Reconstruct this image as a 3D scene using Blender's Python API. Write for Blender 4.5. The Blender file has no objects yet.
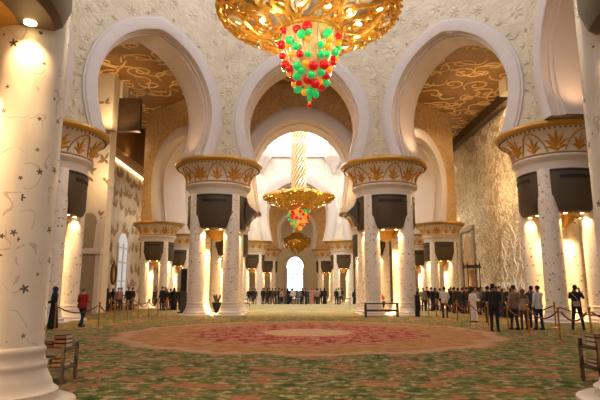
import bpy, bmesh, math, random
from mathutils import Vector, Matrix
from mathutils.geometry import tessellate_polygon
R = random.Random(7)
PI = math.pi
SC = bpy.context.scene
COL = SC.collection

# ------------------------------------------------------------------ helpers
def link(o, parent=None):
    COL.objects.link(o)
    if parent is not None:
        o.parent = parent
    return o

def tag(o, label=None, cat=None, group=None, kind=None):
    if label: o['label'] = label
    if cat: o['category'] = cat
    if group: o['group'] = group
    if kind: o['kind'] = kind
    return o

def empty(name, loc=(0, 0, 0), rz=0.0, parent=None):
    o = bpy.data.objects.new(name, None)
    o.empty_display_size = 0.2
    o.location = loc
    o.rotation_euler = (0, 0, rz)
    return link(o, parent)

KIDS = {}
def kids(o):
    return [c for c in list(bpy.data.objects) if c.parent == o]

def copy_tree(o, parent=None, name=None):
    c = o.copy()
    if name: c.name = name
    COL.objects.link(c)
    if parent is not None: c.parent = parent
    for ch in o.children:
        copy_tree(ch, c)
    return c

class MB:
    def __init__(s):
        s.v = []; s.f = []; s.m = []; s.uv = None
    def add(s, vs, fs, mi=0, uvs=None):
        b = len(s.v)
        s.v += [tuple(p) for p in vs]
        if uvs is not None and s.uv is None: s.uv = {}
        for k, f in enumerate(fs):
            if uvs is not None: s.uv[len(s.f)] = uvs[k]
            s.f.append([i + b for i in f]); s.m.append(mi)
        return s
    def box(s, c, d, rz=0.0, mi=0, bev=0.0):
        x, y, z = d[0] / 2, d[1] / 2, d[2] / 2
        ca, sa = math.cos(rz), math.sin(rz)
        vs = []
        for px, py, pz in [(-x, -y, -z), (x, -y, -z), (x, y, -z), (-x, y, -z), (-x, -y, z), (x, -y, z), (x, y, z), (-x, y, z)]:
            vs.append((c[0] + px * ca - py * sa, c[1] + px * sa + py * ca, c[2] + pz))
        return s.add(vs, [(0, 3, 2, 1), (4, 5, 6, 7), (0, 1, 5, 4), (1, 2, 6, 5), (2, 3, 7, 6), (3, 0, 4, 7)], mi)
    def lathe(s, prof, n=32, c=(0, 0, 0), mi=0, caps=True, uv=False, sx=1.0, sy=1.0):
        vs = []; fs = []; uvs = []
        for r, z in prof:
            for i in range(n):
                a = 2 * PI * i / n
                vs.append((c[0] + r * math.cos(a) * sx, c[1] + r * math.sin(a) * sy, c[2] + z))
        m = len(prof)
        for j in range(m - 1):
            for i in range(n):
                k = (i + 1) % n
                fs.append((j * n + i, j * n + k, (j + 1) * n + k, (j + 1) * n + i))
                if uv:
                    u0, u1 = 2 * PI * i / n * .5, 2 * PI * (i + 1) / n * .5
                    uvs.append([(u0, prof[j][1]), (u1, prof[j][1]), (u1, prof[j + 1][1]), (u0, prof[j + 1][1])])
        if caps:
            fs.append(tuple(reversed(range(n)))); fs.append(tuple((m - 1) * n + i for i in range(n)))
            if uv: uvs += [[(0, 0)] * n, [(0, 0)] * n]
        return s.add(vs, fs, mi, uvs if uv else None)
    def tube(s, pts, r, n=8, mi=0, closed=False, caps=True, flat=1.0):
        pts = [Vector(p) for p in pts]
        m = len(pts)
        rs = r if isinstance(r, (list, tuple)) else [r] * m
        vs = []; fs = []
        up = None
        for i, p in enumerate(pts):
            a = pts[(i - 1) % m] if (closed or i > 0) else pts[i]
            b = pts[(i + 1) % m] if (closed or i < m - 1) else pts[i]
            t = (b - a)
            if t.length < 1e-9: t = Vector((0, 0, 1))
            t.normalize()
            if up is None:
                up = Vector((0, 0, 1)) if abs(t.z) < .9 else Vector((1, 0, 0))
            e1 = (up - t * up.dot(t))
            if e1.length < 1e-6: e1 = t.orthogonal()
            e1.normalize(); up = e1
            e2 = t.cross(e1)
            for k in range(n):
                an = 2 * PI * k / n
                vs.append(p + (e1 * math.cos(an) * flat + e2 * math.sin(an)) * rs[i])
        rng = m if closed else m - 1
        for i in range(rng):
            j = (i + 1) % m
            for k in range(n):
                l = (k + 1) % n
                fs.append((i * n + k, i * n + l, j * n + l, j * n + k))
        if caps and not closed:
            fs.append(tuple(reversed(range(n)))); fs.append(tuple((m - 1) * n + k for k in range(n)))
        return s.add(vs, fs, mi)
    def ell(s, c, r, nu=12, nv=8, mi=0, mat=None):
        if not isinstance(r, (tuple, list)): r = (r, r, r)
        vs = []; fs = []
        for j in range(nv + 1):
            ph = PI * j / nv - PI / 2
            if j in (0, nv):
                vs.append((0, 0, math.sin(ph) * r[2])); continue
            for i in range(nu):
                a = 2 * PI * i / nu
                vs.append((math.cos(a) * math.cos(ph) * r[0], math.sin(a) * math.cos(ph) * r[1], math.sin(ph) * r[2]))
        row = lambda j: 1 + (j - 1) * nu
        for i in range(nu):
            k = (i + 1) % nu
            fs.append((0, row(1) + k, row(1) + i))
            for j in range(1, nv - 1):
                fs.append((row(j) + i, row(j) + k, row(j + 1) + k, row(j + 1) + i))
            fs.append((row(nv - 1) + i, row(nv - 1) + k, len(vs) - 1))
        if mat is not None: vs = [mat @ Vector(v) for v in vs]
        vs = [(v[0] + c[0], v[1] + c[1], v[2] + c[2]) for v in vs]
        return s.add(vs, fs, mi)
    def loft(s, rings, n=16, mi=0):
        # rings: (center, rx, ry) horizontal ellipses
        vs = []; fs = []
        for c, rx, ry in rings:
            for k in range(n):
                a = 2 * PI * k / n
                vs.append((c[0] + rx * math.cos(a), c[1] + ry * math.sin(a), c[2]))
        for i in range(len(rings) - 1):
            for k in range(n):
                l = (k + 1) % n
                fs.append((i * n + k, i * n + l, (i + 1) * n + l, (i + 1) * n + k))
        fs.append(tuple(reversed(range(n)))); fs.append(tuple((len(rings) - 1) * n + k for k in range(n)))
        return s.add(vs, fs, mi)
    def mesh(s, name, mats, smooth=True, angle=40):
        me = bpy.data.meshes.new(name)
        me.from_pydata(s.v, [], s.f)
        for m in (mats if isinstance(mats, (list, tuple)) else [mats]): me.materials.append(m)
        me.polygons.foreach_set('material_index', s.m)
        if s.uv:
            ul = me.uv_layers.new(name='UVMap')
            for p in me.polygons:
                u = s.uv.get(p.index)
                if u:
                    for k, li in enumerate(p.loop_indices): ul.data[li].uv = u[k]
        me.validate()
        if smooth:
            me.polygons.foreach_set('use_smooth', [True] * len(me.polygons))
            me.set_sharp_from_angle(angle=math.radians(angle))
        me.update()
        return me
    def build(s, name, mats, parent=None, loc=None, rz=None, smooth=True, angle=40):
        o = bpy.data.objects.new(name, s.mesh(name, mats, smooth, angle))
        if loc is not None: o.location = loc
        if rz is not None: o.rotation_euler = (0, 0, rz)
        return link(o, parent)

def fix_normals(o):
    bm = bmesh.new(); bm.from_mesh(o.data)
    bmesh.ops.recalc_face_normals(bm, faces=bm.faces[:]); bm.to_mesh(o.data); bm.free()
    return o

# ------------------------------------------------------------------ materials
def srgb(r, g, b):
    f = lambda c: c / 12.92 if c <= .04045 else ((c + .055) / 1.055) ** 2.4
    return (f(r / 255), f(g / 255), f(b / 255), 1)

class NT:
    def __init__(s, name):
        s.mat = bpy.data.materials.new(name); s.mat.use_nodes = True
        s.t = s.mat.node_tree; s.t.nodes.clear()
        s.out = s.n('ShaderNodeOutputMaterial'); s.b = s.n('ShaderNodeBsdfPrincipled')
        s.l(s.b.outputs[0], s.out.inputs[0])
    def n(s, ty, **kw):
        x = s.t.nodes.new(ty)
        for k, v in kw.items(): setattr(x, k, v)
        return x
    def l(s, a, b): s.t.links.new(a, b)
    def set(s, inp, v):
        if hasattr(v, 'is_linked') or hasattr(v, 'links'): s.l(v, inp)
        else: inp.default_value = v
    def math(s, op, a, b=0.0, c=None, clamp=False):
        x = s.n('ShaderNodeMath', operation=op); x.use_clamp = clamp
        s.set(x.inputs[0], a); s.set(x.inputs[1], b)
        if c is not None: s.set(x.inputs[2], c)
        return x.outputs[0]
    def mix(s, f, a, b):
        x = s.n('ShaderNodeMix', data_type='RGBA')
        s.set(x.inputs[0], f); s.set(x.inputs[6], a); s.set(x.inputs[7], b)
        return x.outputs[2]
    def step(s, v, lo, hi):
        x = s.n('ShaderNodeMapRange'); x.clamp = True
        s.set(x.inputs[0], v); x.inputs[1].default_value = lo; x.inputs[2].default_value = hi
        return x.outputs[0]
    def noise(s, vec, scale, detail=3, rough=.5, out=0):
        x = s.n('ShaderNodeTexNoise'); s.l(vec, x.inputs['Vector'])
        x.inputs['Scale'].default_value = scale; x.inputs['Detail'].default_value = detail; x.inputs['Roughness'].default_value = rough
        return x.outputs[out]
    def vor(s, vec, scale, feature='F1', out='Distance', dim='3D', rnd=1.0):
        x = s.n('ShaderNodeTexVoronoi', feature=feature, voronoi_dimensions=dim); s.l(vec, x.inputs['Vector'])
        x.inputs['Scale'].default_value = scale; x.inputs['Randomness'].default_value = rnd
        return x.outputs[out]
    def bump(s, h, strength=.3, dist=.05):
        x = s.n('ShaderNodeBump'); x.inputs['Strength'].default_value = strength; x.inputs['Distance'].default_value = dist
        s.l(h, x.inputs['Height']); s.l(x.outputs[0], s.b.inputs['Normal'])
    def pos(s):
        return s.n('ShaderNodeNewGeometry').outputs['Position']
    def obj(s):
        return s.n('ShaderNodeTexCoord').outputs['Object']
    def uv(s):
        return s.n('ShaderNodeTexCoord').outputs['UV']

def mat(name, col, rough=.5, metal=0.0, var=.12, vscale=6.0, emis=None, es=0.0, bump=0.0, coat=0.0, trans=0.0):
    m = NT(name)
    c = srgb(*col)
    d = tuple(x * (1 - var) for x in c[:3]) + (1,)
    m.l(m.mix(m.step(m.noise(m.obj(), vscale), .3, .7), d, c), m.b.inputs['Base Color'])
    m.b.inputs['Roughness'].default_value = rough
    m.b.inputs['Metallic'].default_value = metal
    if coat: m.b.inputs['Coat Weight'].default_value = coat
    if trans: m.b.inputs['Transmission Weight'].default_value = trans
    if emis:
        m.b.inputs['Emission Color'].default_value = srgb(*emis); m.b.inputs['Emission Strength'].default_value = es
    if bump: m.bump(m.noise(m.obj(), vscale * 3), bump, .02)
    return m.mat

def shaft_material():
    m = NT('inlaid_white_marble')
    uv = m.uv()
    # star shaped dark flowers
    v = m.n('ShaderNodeTexVoronoi', voronoi_dimensions='2D'); m.l(uv, v.inputs['Vector'])
    v.inputs['Scale'].default_value = 2.3; v.inputs['Randomness'].default_value = .8
    sc = m.n('ShaderNodeVectorMath', operation='SCALE'); m.l(v.outputs['Position'], sc.inputs[0]); sc.inputs['Scale'].default_value = 1.0
    d = m.n('ShaderNodeVectorMath', operation='SUBTRACT'); m.l(uv, d.inputs[0]); m.l(sc.outputs[0], d.inputs[1])
    sp = m.n('ShaderNodeSeparateXYZ'); m.l(d.outputs[0], sp.inputs[0])
    le = m.n('ShaderNodeVectorMath', operation='LENGTH'); m.l(d.outputs[0], le.inputs[0])
    an = m.math('ARCTAN2', sp.outputs[1], sp.outputs[0])
    hue = m.n('ShaderNodeSeparateColor'); m.l(v.outputs['Color'], hue.inputs[0])
    an2 = m.math('ADD', m.math('MULTIPLY', an, 5.0), m.math('MULTIPLY', hue.outputs[0], 6.28))
    size = m.math('MULTIPLY_ADD', hue.outputs[1], .05, .022)
    lim = m.math('MULTIPLY', size, m.math('MULTIPLY_ADD', m.math('COSINE', an2), .32, .66))
    star = m.math('LESS_THAN', le.outputs['Value'], lim)
    # thin vines of mother of pearl
    nv = m.noise(uv, 1.5, 1.5)
    vine = m.math('MULTIPLY', m.math('LESS_THAN', m.math('ABSOLUTE', m.math('SUBTRACT', nv, .5)), .0055), m.math('GREATER_THAN', m.noise(uv, 2.3), .47))
    base = m.mix(m.step(m.noise(uv, 1.2, 4), .35, .7), srgb(226, 212, 196), srgb(238, 228, 216))
    c1 = m.mix(m.math('MULTIPLY', vine, .55), base, srgb(176, 148, 118))
    dark = m.mix(hue.outputs[2], srgb(58, 34, 24), srgb(92, 84, 66))
    m.l(m.mix(star, c1, dark), m.b.inputs['Base Color'])
    m.b.inputs['Roughness'].default_value = .3
    m.b.inputs['Coat Weight'].default_value = .15; m.b.inputs['Coat Roughness'].default_value = .12
    return m.mat

def carpet_material():
    m = NT('floral_wool_carpet')
    P = m.pos()
    sub = m.n('ShaderNodeVectorMath', operation='SUBTRACT'); m.l(P, sub.inputs[0]); sub.inputs[1].default_value = (0, 19.9, 0)
    sp = m.n('ShaderNodeSeparateXYZ'); m.l(sub.outputs[0], sp.inputs[0])
    r0 = m.math('SQRT', m.math('ADD', m.math('MULTIPLY', sp.outputs[0], sp.outputs[0]), m.math('MULTIPLY', sp.outputs[1], sp.outputs[1])))
    an = m.math('ARCTAN2', sp.outputs[1], sp.outputs[0])
    lob = m.math('ABSOLUTE', m.math('COSINE', m.math('MULTIPLY', an, 8.0)))
    n1 = m.noise(P, .8, 3); n2 = m.noise(P, 2.6, 4); n3 = m.noise(P, 7.0, 2)
    rw = m.math('ADD', r0, m.math('MULTIPLY_ADD', n2, .9, -.45))
    r = m.math('SUBTRACT', rw, m.math('MULTIPLY', lob, .35))
    green = m.mix(m.step(n3, .35, .65), srgb(70, 80, 38), srgb(118, 116, 66))
    pale = m.mix(m.step(n2, .4, .6), srgb(150, 128, 84), srgb(168, 154, 108))
    salmon = m.mix(m.step(n3, .35, .65), srgb(174, 118, 82), srgb(140, 92, 60))
    # field: green with salmon flowers and leaves
    nA = m.noise(P, 1.25, 4, .65); nB = m.noise(P, 4.2, 3, .6)
    fl = m.step(m.math('ADD', nA, m.math('MULTIPLY_ADD', nB, .3, -.15)), .535, .575)
    field = m.mix(m.step(m.noise(P, 4.6, 3, .6), .52, .6), green, pale)
    field = m.mix(m.step(m.vor(P, 1.9), .36, .2), field, srgb(64, 78, 36))
    field = m.mix(fl, field, salmon)
    dots = m.math('LESS_THAN', m.vor(P, 3.6), .2)
    field = m.mix(m.math('MULTIPLY', dots, .8), field, srgb(200, 146, 110))
    # medallion
    tan = m.mix(m.step(n2, .4, .62), srgb(160, 106, 64), srgb(180, 132, 86))
    tan = m.mix(m.step(nB, .55, .62), tan, srgb(140, 104, 62))
    red = m.mix(m.step(m.math('ADD', n2, m.math('MULTIPLY_ADD', n3, .9, -.45)), .47, .54), srgb(138, 50, 44), srgb(186, 122, 92))
    beige = m.mix(m.step(n3, .4, .6), srgb(196, 158, 118), srgb(178, 136, 98))
    c = m.mix(m.step(m.math('ADD', r, m.math('MULTIPLY_ADD', nB, 1.2, -.6)), 6.2, 6.9), tan, field)
    ring = m.math('MULTIPLY', m.step(r, 6.1, 6.3), m.math('SUBTRACT', 1.0, m.step(r, 6.6, 6.8)))
    c = m.mix(m.math('MULTIPLY', ring, .5), c, srgb(204, 156, 126))
    r3 = m.math('ADD', r, m.math('MULTIPLY_ADD', nB, 1.6, -.8))
    c = m.mix(m.math('SUBTRACT', 1.0, m.step(r3, 3.9, 4.3)), c, red)
    c = m.mix(m.math('SUBTRACT', 1.0, m.step(m.math('ADD', r0, m.math('MULTIPLY_ADD', nB, .4, -.2)), 1.6, 1.75)), c, beige)
    # daylight on the floor further down the hall, painted pale into the carpet
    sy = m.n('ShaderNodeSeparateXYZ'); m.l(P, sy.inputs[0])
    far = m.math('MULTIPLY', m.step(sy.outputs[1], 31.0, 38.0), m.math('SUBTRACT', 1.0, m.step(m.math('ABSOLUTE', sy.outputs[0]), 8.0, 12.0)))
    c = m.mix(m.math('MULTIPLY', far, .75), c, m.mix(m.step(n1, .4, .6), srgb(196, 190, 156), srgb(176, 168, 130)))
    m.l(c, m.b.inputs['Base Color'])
    m.b.inputs['Roughness'].default_value = .95
    m.b.inputs['Specular IOR Level'].default_value = .1
    m.bump(m.noise(P, 60, 2), .3, .02)
    return m.mat

def relief_material(name, c0, c1, scale=1.6, strength=.8, rough=.55):
    m = NT(name)
    P = m.pos()
    w = m.noise(P, scale * .8, 2, out=1)
    mixv = m.n('ShaderNodeVectorMath', operation='MULTIPLY_ADD'); m.l(w, mixv.inputs[0]); mixv.inputs[1].default_value = (.5, .5, .5); m.l(P, mixv.inputs[2])
    e = m.vor(mixv.outputs[0], scale, 'SMOOTH_F1')
    e2 = m.vor(mixv.outputs[0], scale * 2.4, 'DISTANCE_TO_EDGE')
    h = m.math('ADD', m.math('MULTIPLY', m.step(e2, 0.0, .12), .6), m.math('SUBTRACT', 1.0, e))
    m.l(m.mix(m.step(m.noise(P, 1.1, 3), .35, .65), srgb(*c0), srgb(*c1)), m.b.inputs['Base Color'])
    m.b.inputs['Roughness'].default_value = rough
    m.bump(h, strength, .06)
    return m.mat

def mosaic_wall(name, c0, c1, c2, metal=.3, rough=.4, scale=2.2):
    m = NT(name)
    P = m.pos()
    w = m.noise(P, 1.2, 2, out=1)
    mixv = m.n('ShaderNodeVectorMath', operation='MULTIPLY_ADD'); m.l(w, mixv.inputs[0]); mixv.inputs[1].default_value = (.8, .8, .8); m.l(P, mixv.inputs[2])
    e = m.vor(mixv.outputs[0], scale, 'DISTANCE_TO_EDGE')
    line = m.math('SUBTRACT', 1.0, m.step(e, .02, .07))
    base = m.mix(m.step(m.noise(P, 3.0, 4), .38, .64), srgb(*c0), srgb(*c1))
    m.l(m.mix(line, base, srgb(*c2)), m.b.inputs['Base Color'])
    m.b.inputs['Metallic'].default_value = metal; m.b.inputs['Roughness'].default_value = rough
    m.bump(m.math('ADD', line, m.noise(P, 9, 2)), .5, .03)
    return m.mat

M = {}
M['shaft'] = shaft_material()
M['carpet'] = carpet_material()
M['marble'] = mat('white_marble', (214, 200, 188), .4, var=.05, vscale=2)
M['archwhite'] = mat('white_arch_stone', (196, 186, 182), .5, var=.05, vscale=2)
M['intrados'] = mat('blush_arch_stone', (204, 186, 172), .5, var=.06, vscale=1.5)
M['relief'] = relief_material('carved_cream_relief', (202, 190, 166), (190, 177, 152), .85, .55)
M['petal'] = mat('carved_petal_stone', (204, 192, 168), .55, var=.1, vscale=3)
M['gold'] = mat('gilded_plaster', (196, 138, 48), .35, .35, .15, 8)
M['goldrim'] = mat('gilded_rim', (190, 140, 52), .35, .3, .1, 6)
M['bronze'] = mat('dark_bronze_panel', (80, 65, 46), .5, .1, .12, 3)
M['bronzedark'] = mat('dark_slot', (26, 20, 14), .6, 0, .1, 3)
M['bell'] = mat('cream_capital_stone', (222, 208, 190), .45, var=.06, vscale=3)
M['brownwall'] = mosaic_wall('amber_mosaic_wall', (190, 156, 112), (174, 138, 92), (200, 168, 124), .1, .5, 2.0)
M['ceiling'] = mat('brown_ceiling_panel', (142, 98, 42), .5, .1, .25, .8)
M['scroll'] = mat('pale_gold_scroll', (222, 184, 124), .45, .1, .15, 3)
M['cream'] = mat('cream_plaster', (222, 206, 184), .6, var=.08, vscale=1)
M['leftrelief'] = relief_material('flower_relief_wall', (206, 192, 174), (190, 176, 160), .8, .8)
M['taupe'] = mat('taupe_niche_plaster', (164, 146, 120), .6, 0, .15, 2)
M['darkbeam'] = mat('dark_brown_beam', (74, 50, 26), .6, 0, .3, 2)
M['vein'] = mat('amber_inlay', (150, 124, 94), .5, .1, .2, 3)
M['qibla'] = mosaic_wall('gilded_vine_wall', (206, 190, 164), (184, 160, 126), (204, 186, 156), .1, .45, 1.6)
M['vinegold'] = mat('pale_gilt_vine', (242, 230, 208), .28, .15, .15, 3)
M['lightvine'] = mat('lit_fibre_vine', (240, 230, 212), .3, .2, .1, 3, (255, 240, 215), .3)
M['warmbulb'] = mat('warm_bulb', (255, 240, 200), .4, 0, .02, 3, (255, 214, 140), 14)
M['cove'] = mat('cove_light_strip', (255, 240, 210), .4, 0, .02, 3, (255, 214, 150), 5)
M['daylight'] = mat('daylight_glass', (235, 242, 255), .3, 0, .02, 3, (236, 242, 255), 5.0)
M['daylight_soft'] = mat('pale_daylight_glass', (215, 226, 240), .3, 0, .02, 3, (206, 220, 240), .2)
M['drumglass'] = mat('drum_daylight_glass', (255, 250, 235), .3, 0, .15, 1.5, (255, 247, 226), 1.5)
M['domeglass'] = mat('dome_daylight_glass', (245, 246, 250), .3, 0, .05, 1.5, (240, 240, 250), 9.0)
M['brass'] = mat('polished_brass', (176, 124, 56), .42, .85, .1, 8)
M['rope'] = mat('dark_red_rope', (120, 52, 30), .8, 0, .3, 30)
M['wood'] = mat('dark_walnut', (78, 52, 34), .45, 0, .3, 14)
M['woodlight'] = mat('grey_brown_wood', (112, 92, 76), .5, 0, .25, 14)
M['blackmetal'] = mat('black_metal', (28, 26, 26), .45, .3, .1, 5)
M['greymetal'] = mat('dark_grey_panel', (66, 62, 56), .5, .2, .1, 5)
# chandelier
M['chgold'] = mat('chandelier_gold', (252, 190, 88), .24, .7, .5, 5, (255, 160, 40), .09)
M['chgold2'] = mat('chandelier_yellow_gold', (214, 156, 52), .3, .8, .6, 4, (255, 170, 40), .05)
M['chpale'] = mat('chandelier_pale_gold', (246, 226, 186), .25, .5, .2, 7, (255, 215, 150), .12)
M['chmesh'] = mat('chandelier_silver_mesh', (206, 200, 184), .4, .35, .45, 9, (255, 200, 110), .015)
M['chlight'] = mat('chandelier_lit_crystal', (255, 248, 220), .2, 0, .02, 3, (255, 232, 180), 2.2)
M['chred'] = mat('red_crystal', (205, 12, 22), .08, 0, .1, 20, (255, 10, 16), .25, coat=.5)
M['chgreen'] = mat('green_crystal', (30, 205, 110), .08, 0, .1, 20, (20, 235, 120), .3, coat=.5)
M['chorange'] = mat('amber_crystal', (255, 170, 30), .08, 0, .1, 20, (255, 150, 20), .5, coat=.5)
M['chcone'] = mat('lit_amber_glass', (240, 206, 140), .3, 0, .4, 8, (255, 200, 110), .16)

# ------------------------------------------------------------------ lights
def point(name, loc, power, col, rad=.15, spot=None, aim=None, blend=.6):
    l = bpy.data.lights.new(name, 'SPOT' if spot else 'POINT')
    l.energy = power; l.color = col; l.shadow_soft_size = rad
    if spot: l.spot_size = math.radians(spot); l.spot_blend = blend
    o = bpy.data.objects.new(name, l); o.location = loc
    if aim is not None:
        o.rotation_euler = (Vector(aim) - Vector(loc)).to_track_quat('-Z', 'Y').to_euler()
    COL.objects.link(o); return o

def area(name, loc, aim, size, power, col):
    l = bpy.data.lights.new(name, 'AREA'); l.shape = 'RECTANGLE'; l.size, l.size_y = size
    l.energy = power; l.color = col
    o = bpy.data.objects.new(name, l); o.location = loc
    o.rotation_euler = (Vector(aim) - Vector(loc)).to_track_quat('-Z', 'Y').to_euler()
    COL.objects.link(o); return o
WARM = (1.0, .66, .30)

# ------------------------------------------------------------------ the setting: floor, ceiling, side walls
HX = 17.2
CEIL = 17.5
OCT1 = [(-5.56, 33.5), (5.56, 33.5), (13.15, 25.7), (13.15, 14.6), (5.56, 6.4), (-5.56, 6.4), (-13.15, 14.6), (-13.15, 25.7)]
OCT2 = [(-5.5, 62.5), (5.5, 62.5), (12.7, 55.5), (12.7, 45.8), (5.5, 39.3), (-5.5, 39.3), (-12.7, 45.8), (-12.7, 55.5)]

def offset_poly(poly, d):
    n = len(poly); out = []
    cx = sum(p[0] for p in poly) / n; cy = sum(p[1] for p in poly) / n
    lines = []
    for i in range(n):
        a = Vector(poly[i]); b = Vector(poly[(i + 1) % n]); t = (b - a).normalized()
        nr = Vector((t.y, -t.x))
        if nr.dot(Vector((cx, cy)) - a) < 0: nr = -nr
        lines.append((a + nr * d, t))       # d>0 towards the centre
    for i in range(n):
        p, t = lines[i - 1]; q, u = lines[i]
        den = t.x * u.y - t.y * u.x
        s = ((q.x - p.x) * u.y - (q.y - p.y) * u.x) / den
        out.append(p + t * s)
    return out

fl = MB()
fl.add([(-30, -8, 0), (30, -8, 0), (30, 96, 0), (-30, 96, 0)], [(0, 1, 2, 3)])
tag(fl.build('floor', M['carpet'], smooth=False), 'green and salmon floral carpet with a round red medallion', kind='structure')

def poly_sheet(outer, holes, z):
    loops = [[Vector((p[0], p[1], 0)) for p in outer]] + [[Vector((p[0], p[1], 0)) for p in h] for h in holes]
    flat = [(v.x, v.y, z) for l in loops for v in l]
    return flat, [tuple(t) for t in tessellate_polygon(loops)]
mb = MB()
in1 = offset_poly(OCT1, 0.2); in2 = offset_poly(OCT2, 0.5)
vs, fs = poly_sheet([(-HX, 4), (HX, 4), (HX, 95), (-HX, 95)], [list(map(tuple, in1)), list(map(tuple, in2))], CEIL)
mb.add(vs, fs)
vs2 = [(x, y, z + .3) for x, y, z in vs]
mb.add(vs2, [tuple(reversed(f)) for f in fs])
ceil = tag(mb.build('ceiling', M['ceiling'], smooth=False), kind='structure')
# gilt scrolls laid on the ceiling
sb = MB()
def spiral(cx, cy, r, turns, a0, sx, sy, sgn=1):
    pts = []
    N = int(22 * turns)
    for k in range(N + 1):
        t = k / N; a = a0 + sgn * t * turns * 2 * PI; rr = r * (1 - .8 * t)
        pts.append((cx + math.cos(a) * rr * sx, cy + math.sin(a) * rr * sy, CEIL - .02))
    return pts
def in_poly(p, poly):
    c = False; n = len(poly)
    for i in range(n):
        a, b = poly[i], poly[(i + 1) % n]
        if (a[1] > p[1]) != (b[1] > p[1]) and p[0] < (b[0] - a[0]) * (p[1] - a[1]) / (b[1] - a[1]) + a[0]: c = not c
    return c
o1 = offset_poly(OCT1, -1.3); o2 = offset_poly(OCT2, -1.5)
def free(p): return abs(p[0]) < 16.7 and not in_poly(p, o1) and not in_poly(p, o2)
def curve(pts, r):
    run = []
    for p in pts + [None]:
        if p is not None and free(p): run.append(p)
        else:
            if len(run) > 3: sb.tube(run, r, 6)
            run = []
for sd in (-1, 1):
    for iy in range(22):
        for ix in range(8):
            cx = sd * (.8 + ix * 2.15 + R.uniform(-.5, .5)); cy = 25.5 + iy * 2.1 + R.uniform(-.5, .5)
            if not free((cx, cy)): continue
            r = R.uniform(.6, 1.15); sg = R.choice((-1, 1))
            curve(spiral(cx, cy, r, R.uniform(1.0, 1.5), R.uniform(0, 6), 1, R.uniform(.6, 1.0), sg), .06)
            if R.random() < .6:
                a = R.uniform(0, 6)
                curve([(cx + 3.4 * (t - .5) * math.cos(a) + .8 * math.sin(6 * t) * math.sin(a), cy + 3.4 * (t - .5) * math.sin(a) - .8 * math.sin(6 * t) * math.cos(a), CEIL - .02) for t in [k / 22 for k in range(23)]], .06)
sb.build('scrollwork', M['scroll'], ceil)

def wall_box(name, c, d, m, label=None):
    o = MB().box(c, d).build(name, m, smooth=False)
    return tag(o, label, kind='structure')

wl = wall_box('wall_left', (-HX - .2, 50, 8.9), (.4, 92, 17.6), M['leftrelief'], 'pale outer wall with carved leaves under a cove light')
wr = wall_box('wall_right', (HX + .2, 50, 8.9), (.4, 92, 17.6), M['qibla'], 'gilded prayer wall covered with lit vine reliefs')
wb = wall_box('wall_end', (0, 92.3, 8.9), (40, .4, 17.6), M['cream'], 'cream end wall behind the bright arched door')

# large carved leaves on the left wall
lv = MB()
def leafshape(mb, base, ang, L, W, X, nrm, n=7, mi=0):
    # a pointed leaf in the Y-Z plane at X standing proud by nrm
    pts = []
    d = (math.cos(ang), math.sin(ang)); q = (-d[1], d[0])
    left = []; right = []; mid = []
    for k in range(n):
        t = k / (n - 1); w = W * math.sin(PI * t ** .8) * .5
        bend = .18 * L * t * t
        cy = base[0] + d[0] * L * t + q[0] * bend; cz = base[1] + d[1] * L * t + q[1] * bend
        left.append((X + nrm * .15, cy + q[0] * w, cz + q[1] * w)); right.append((X + nrm * .15, cy - q[0] * w, cz - q[1] * w)); mid.append((X + nrm * .1 + nrm * math.sin(PI * t), cy, cz))
    vs = left + mid + right
    fs = []
    for k in range(n - 1):
        fs.append((k, k + 1, n + k + 1, n + k)); fs.append((n + k, n + k + 1, 2 * n + k + 1, 2 * n + k))
    mb.add(vs, fs, mi)
for k in range(20):
    y0 = 40 + k * 1.45
    for z0 in (1.6, 3.4, 5.2, 7.0, 8.8, 10.6, 12.2):
        zz = z0 + R.uniform(-.5, .5); yy = y0 + R.uniform(-.5, .5)
        for q in range(5):
            leafshape(lv, (yy, zz), R.uniform(.2, 2.9) if q else PI / 2, R.uniform(.7, 1.25), .36, -HX, .06)
fix_normals(lv.build('carved_leaf_relief', M['vein'], wl))
# soffit and cove along the left wall
sf = MB(); sf.box((-16.4, 66, 15.3), (1.6, 54, 3.4))
tag(sf.build('trim_1', M['ceiling'], smooth=False), 'dark bulkhead above the left cove light', kind='structure')
cv = MB(); cv.box((-17.08, 66, 13.55), (.22, 54, .1)); 
cvo = tag(cv.build('trim_2', M['cove'], smooth=False), 'glowing cove strip along the top of the left wall', kind='structure')
area('left_cove_lamp', (-16.7, 60, 13.45), (-17.6, 60, 10), (.3, 40), 260, WARM)

# meandering vines and niche on the right wall
vn = MB(); lt = MB()
for k in range(1500):
    y = R.uniform(31, 57); z = R.uniform(.3, 16.3); r = R.uniform(.22, .5); sg = R.choice((-1, 1)); a0 = R.uniform(0, 6.28); tn = R.uniform(2.5, 5)
    X = HX - .03
    pts = []
    for q in range(11):
        t = q / 10; a = a0 + sg * tn * t; rq = r * (1 - .55 * t)
        pts.append((X, y + rq * math.cos(a), max(.05, z + rq * math.sin(a))))
    pts.append((X, pts[-1][1] + .08, pts[-1][2] + .03))
    tgt = vn
    tgt.tube(pts, .045, 5)
    leafshape(vn, (pts[0][1], pts[0][2]), R.uniform(0, 6), .42, .17, HX, -.06, 5)
fix_normals(vn.build('vine_relief', M['vinegold'], wr))
X = HX - .05
for yb, zt in ((40.6, 6.2), (42.6, 5.0), (39.2, 4.6)):
    st = [(X, yb + .25 * math.sin(q * .9), 1.5 + (zt - 1.5) * q / 14) for q in range(15)]
    lt.tube(st, .035, 5)
    for q in range(2, 15, 2):
        sg = 1 if q % 4 else -1; p = st[q]
        lt.tube([p, (X, p[1] + sg * .25, p[2] + .2), (X, p[1] + sg * .42, p[2] + .6), (X, p[1] + sg * .3, p[2] + .8)], .03, 5)
lt.tube([(X, 37.6 + q * .2, 1.9 + .28 * math.sin(q * 1.15) + .12 * math.sin(q * 2.7)) for q in range(38)], .035, 5)
lt.build('lit_vines', M['lightvine'], wr)
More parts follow.
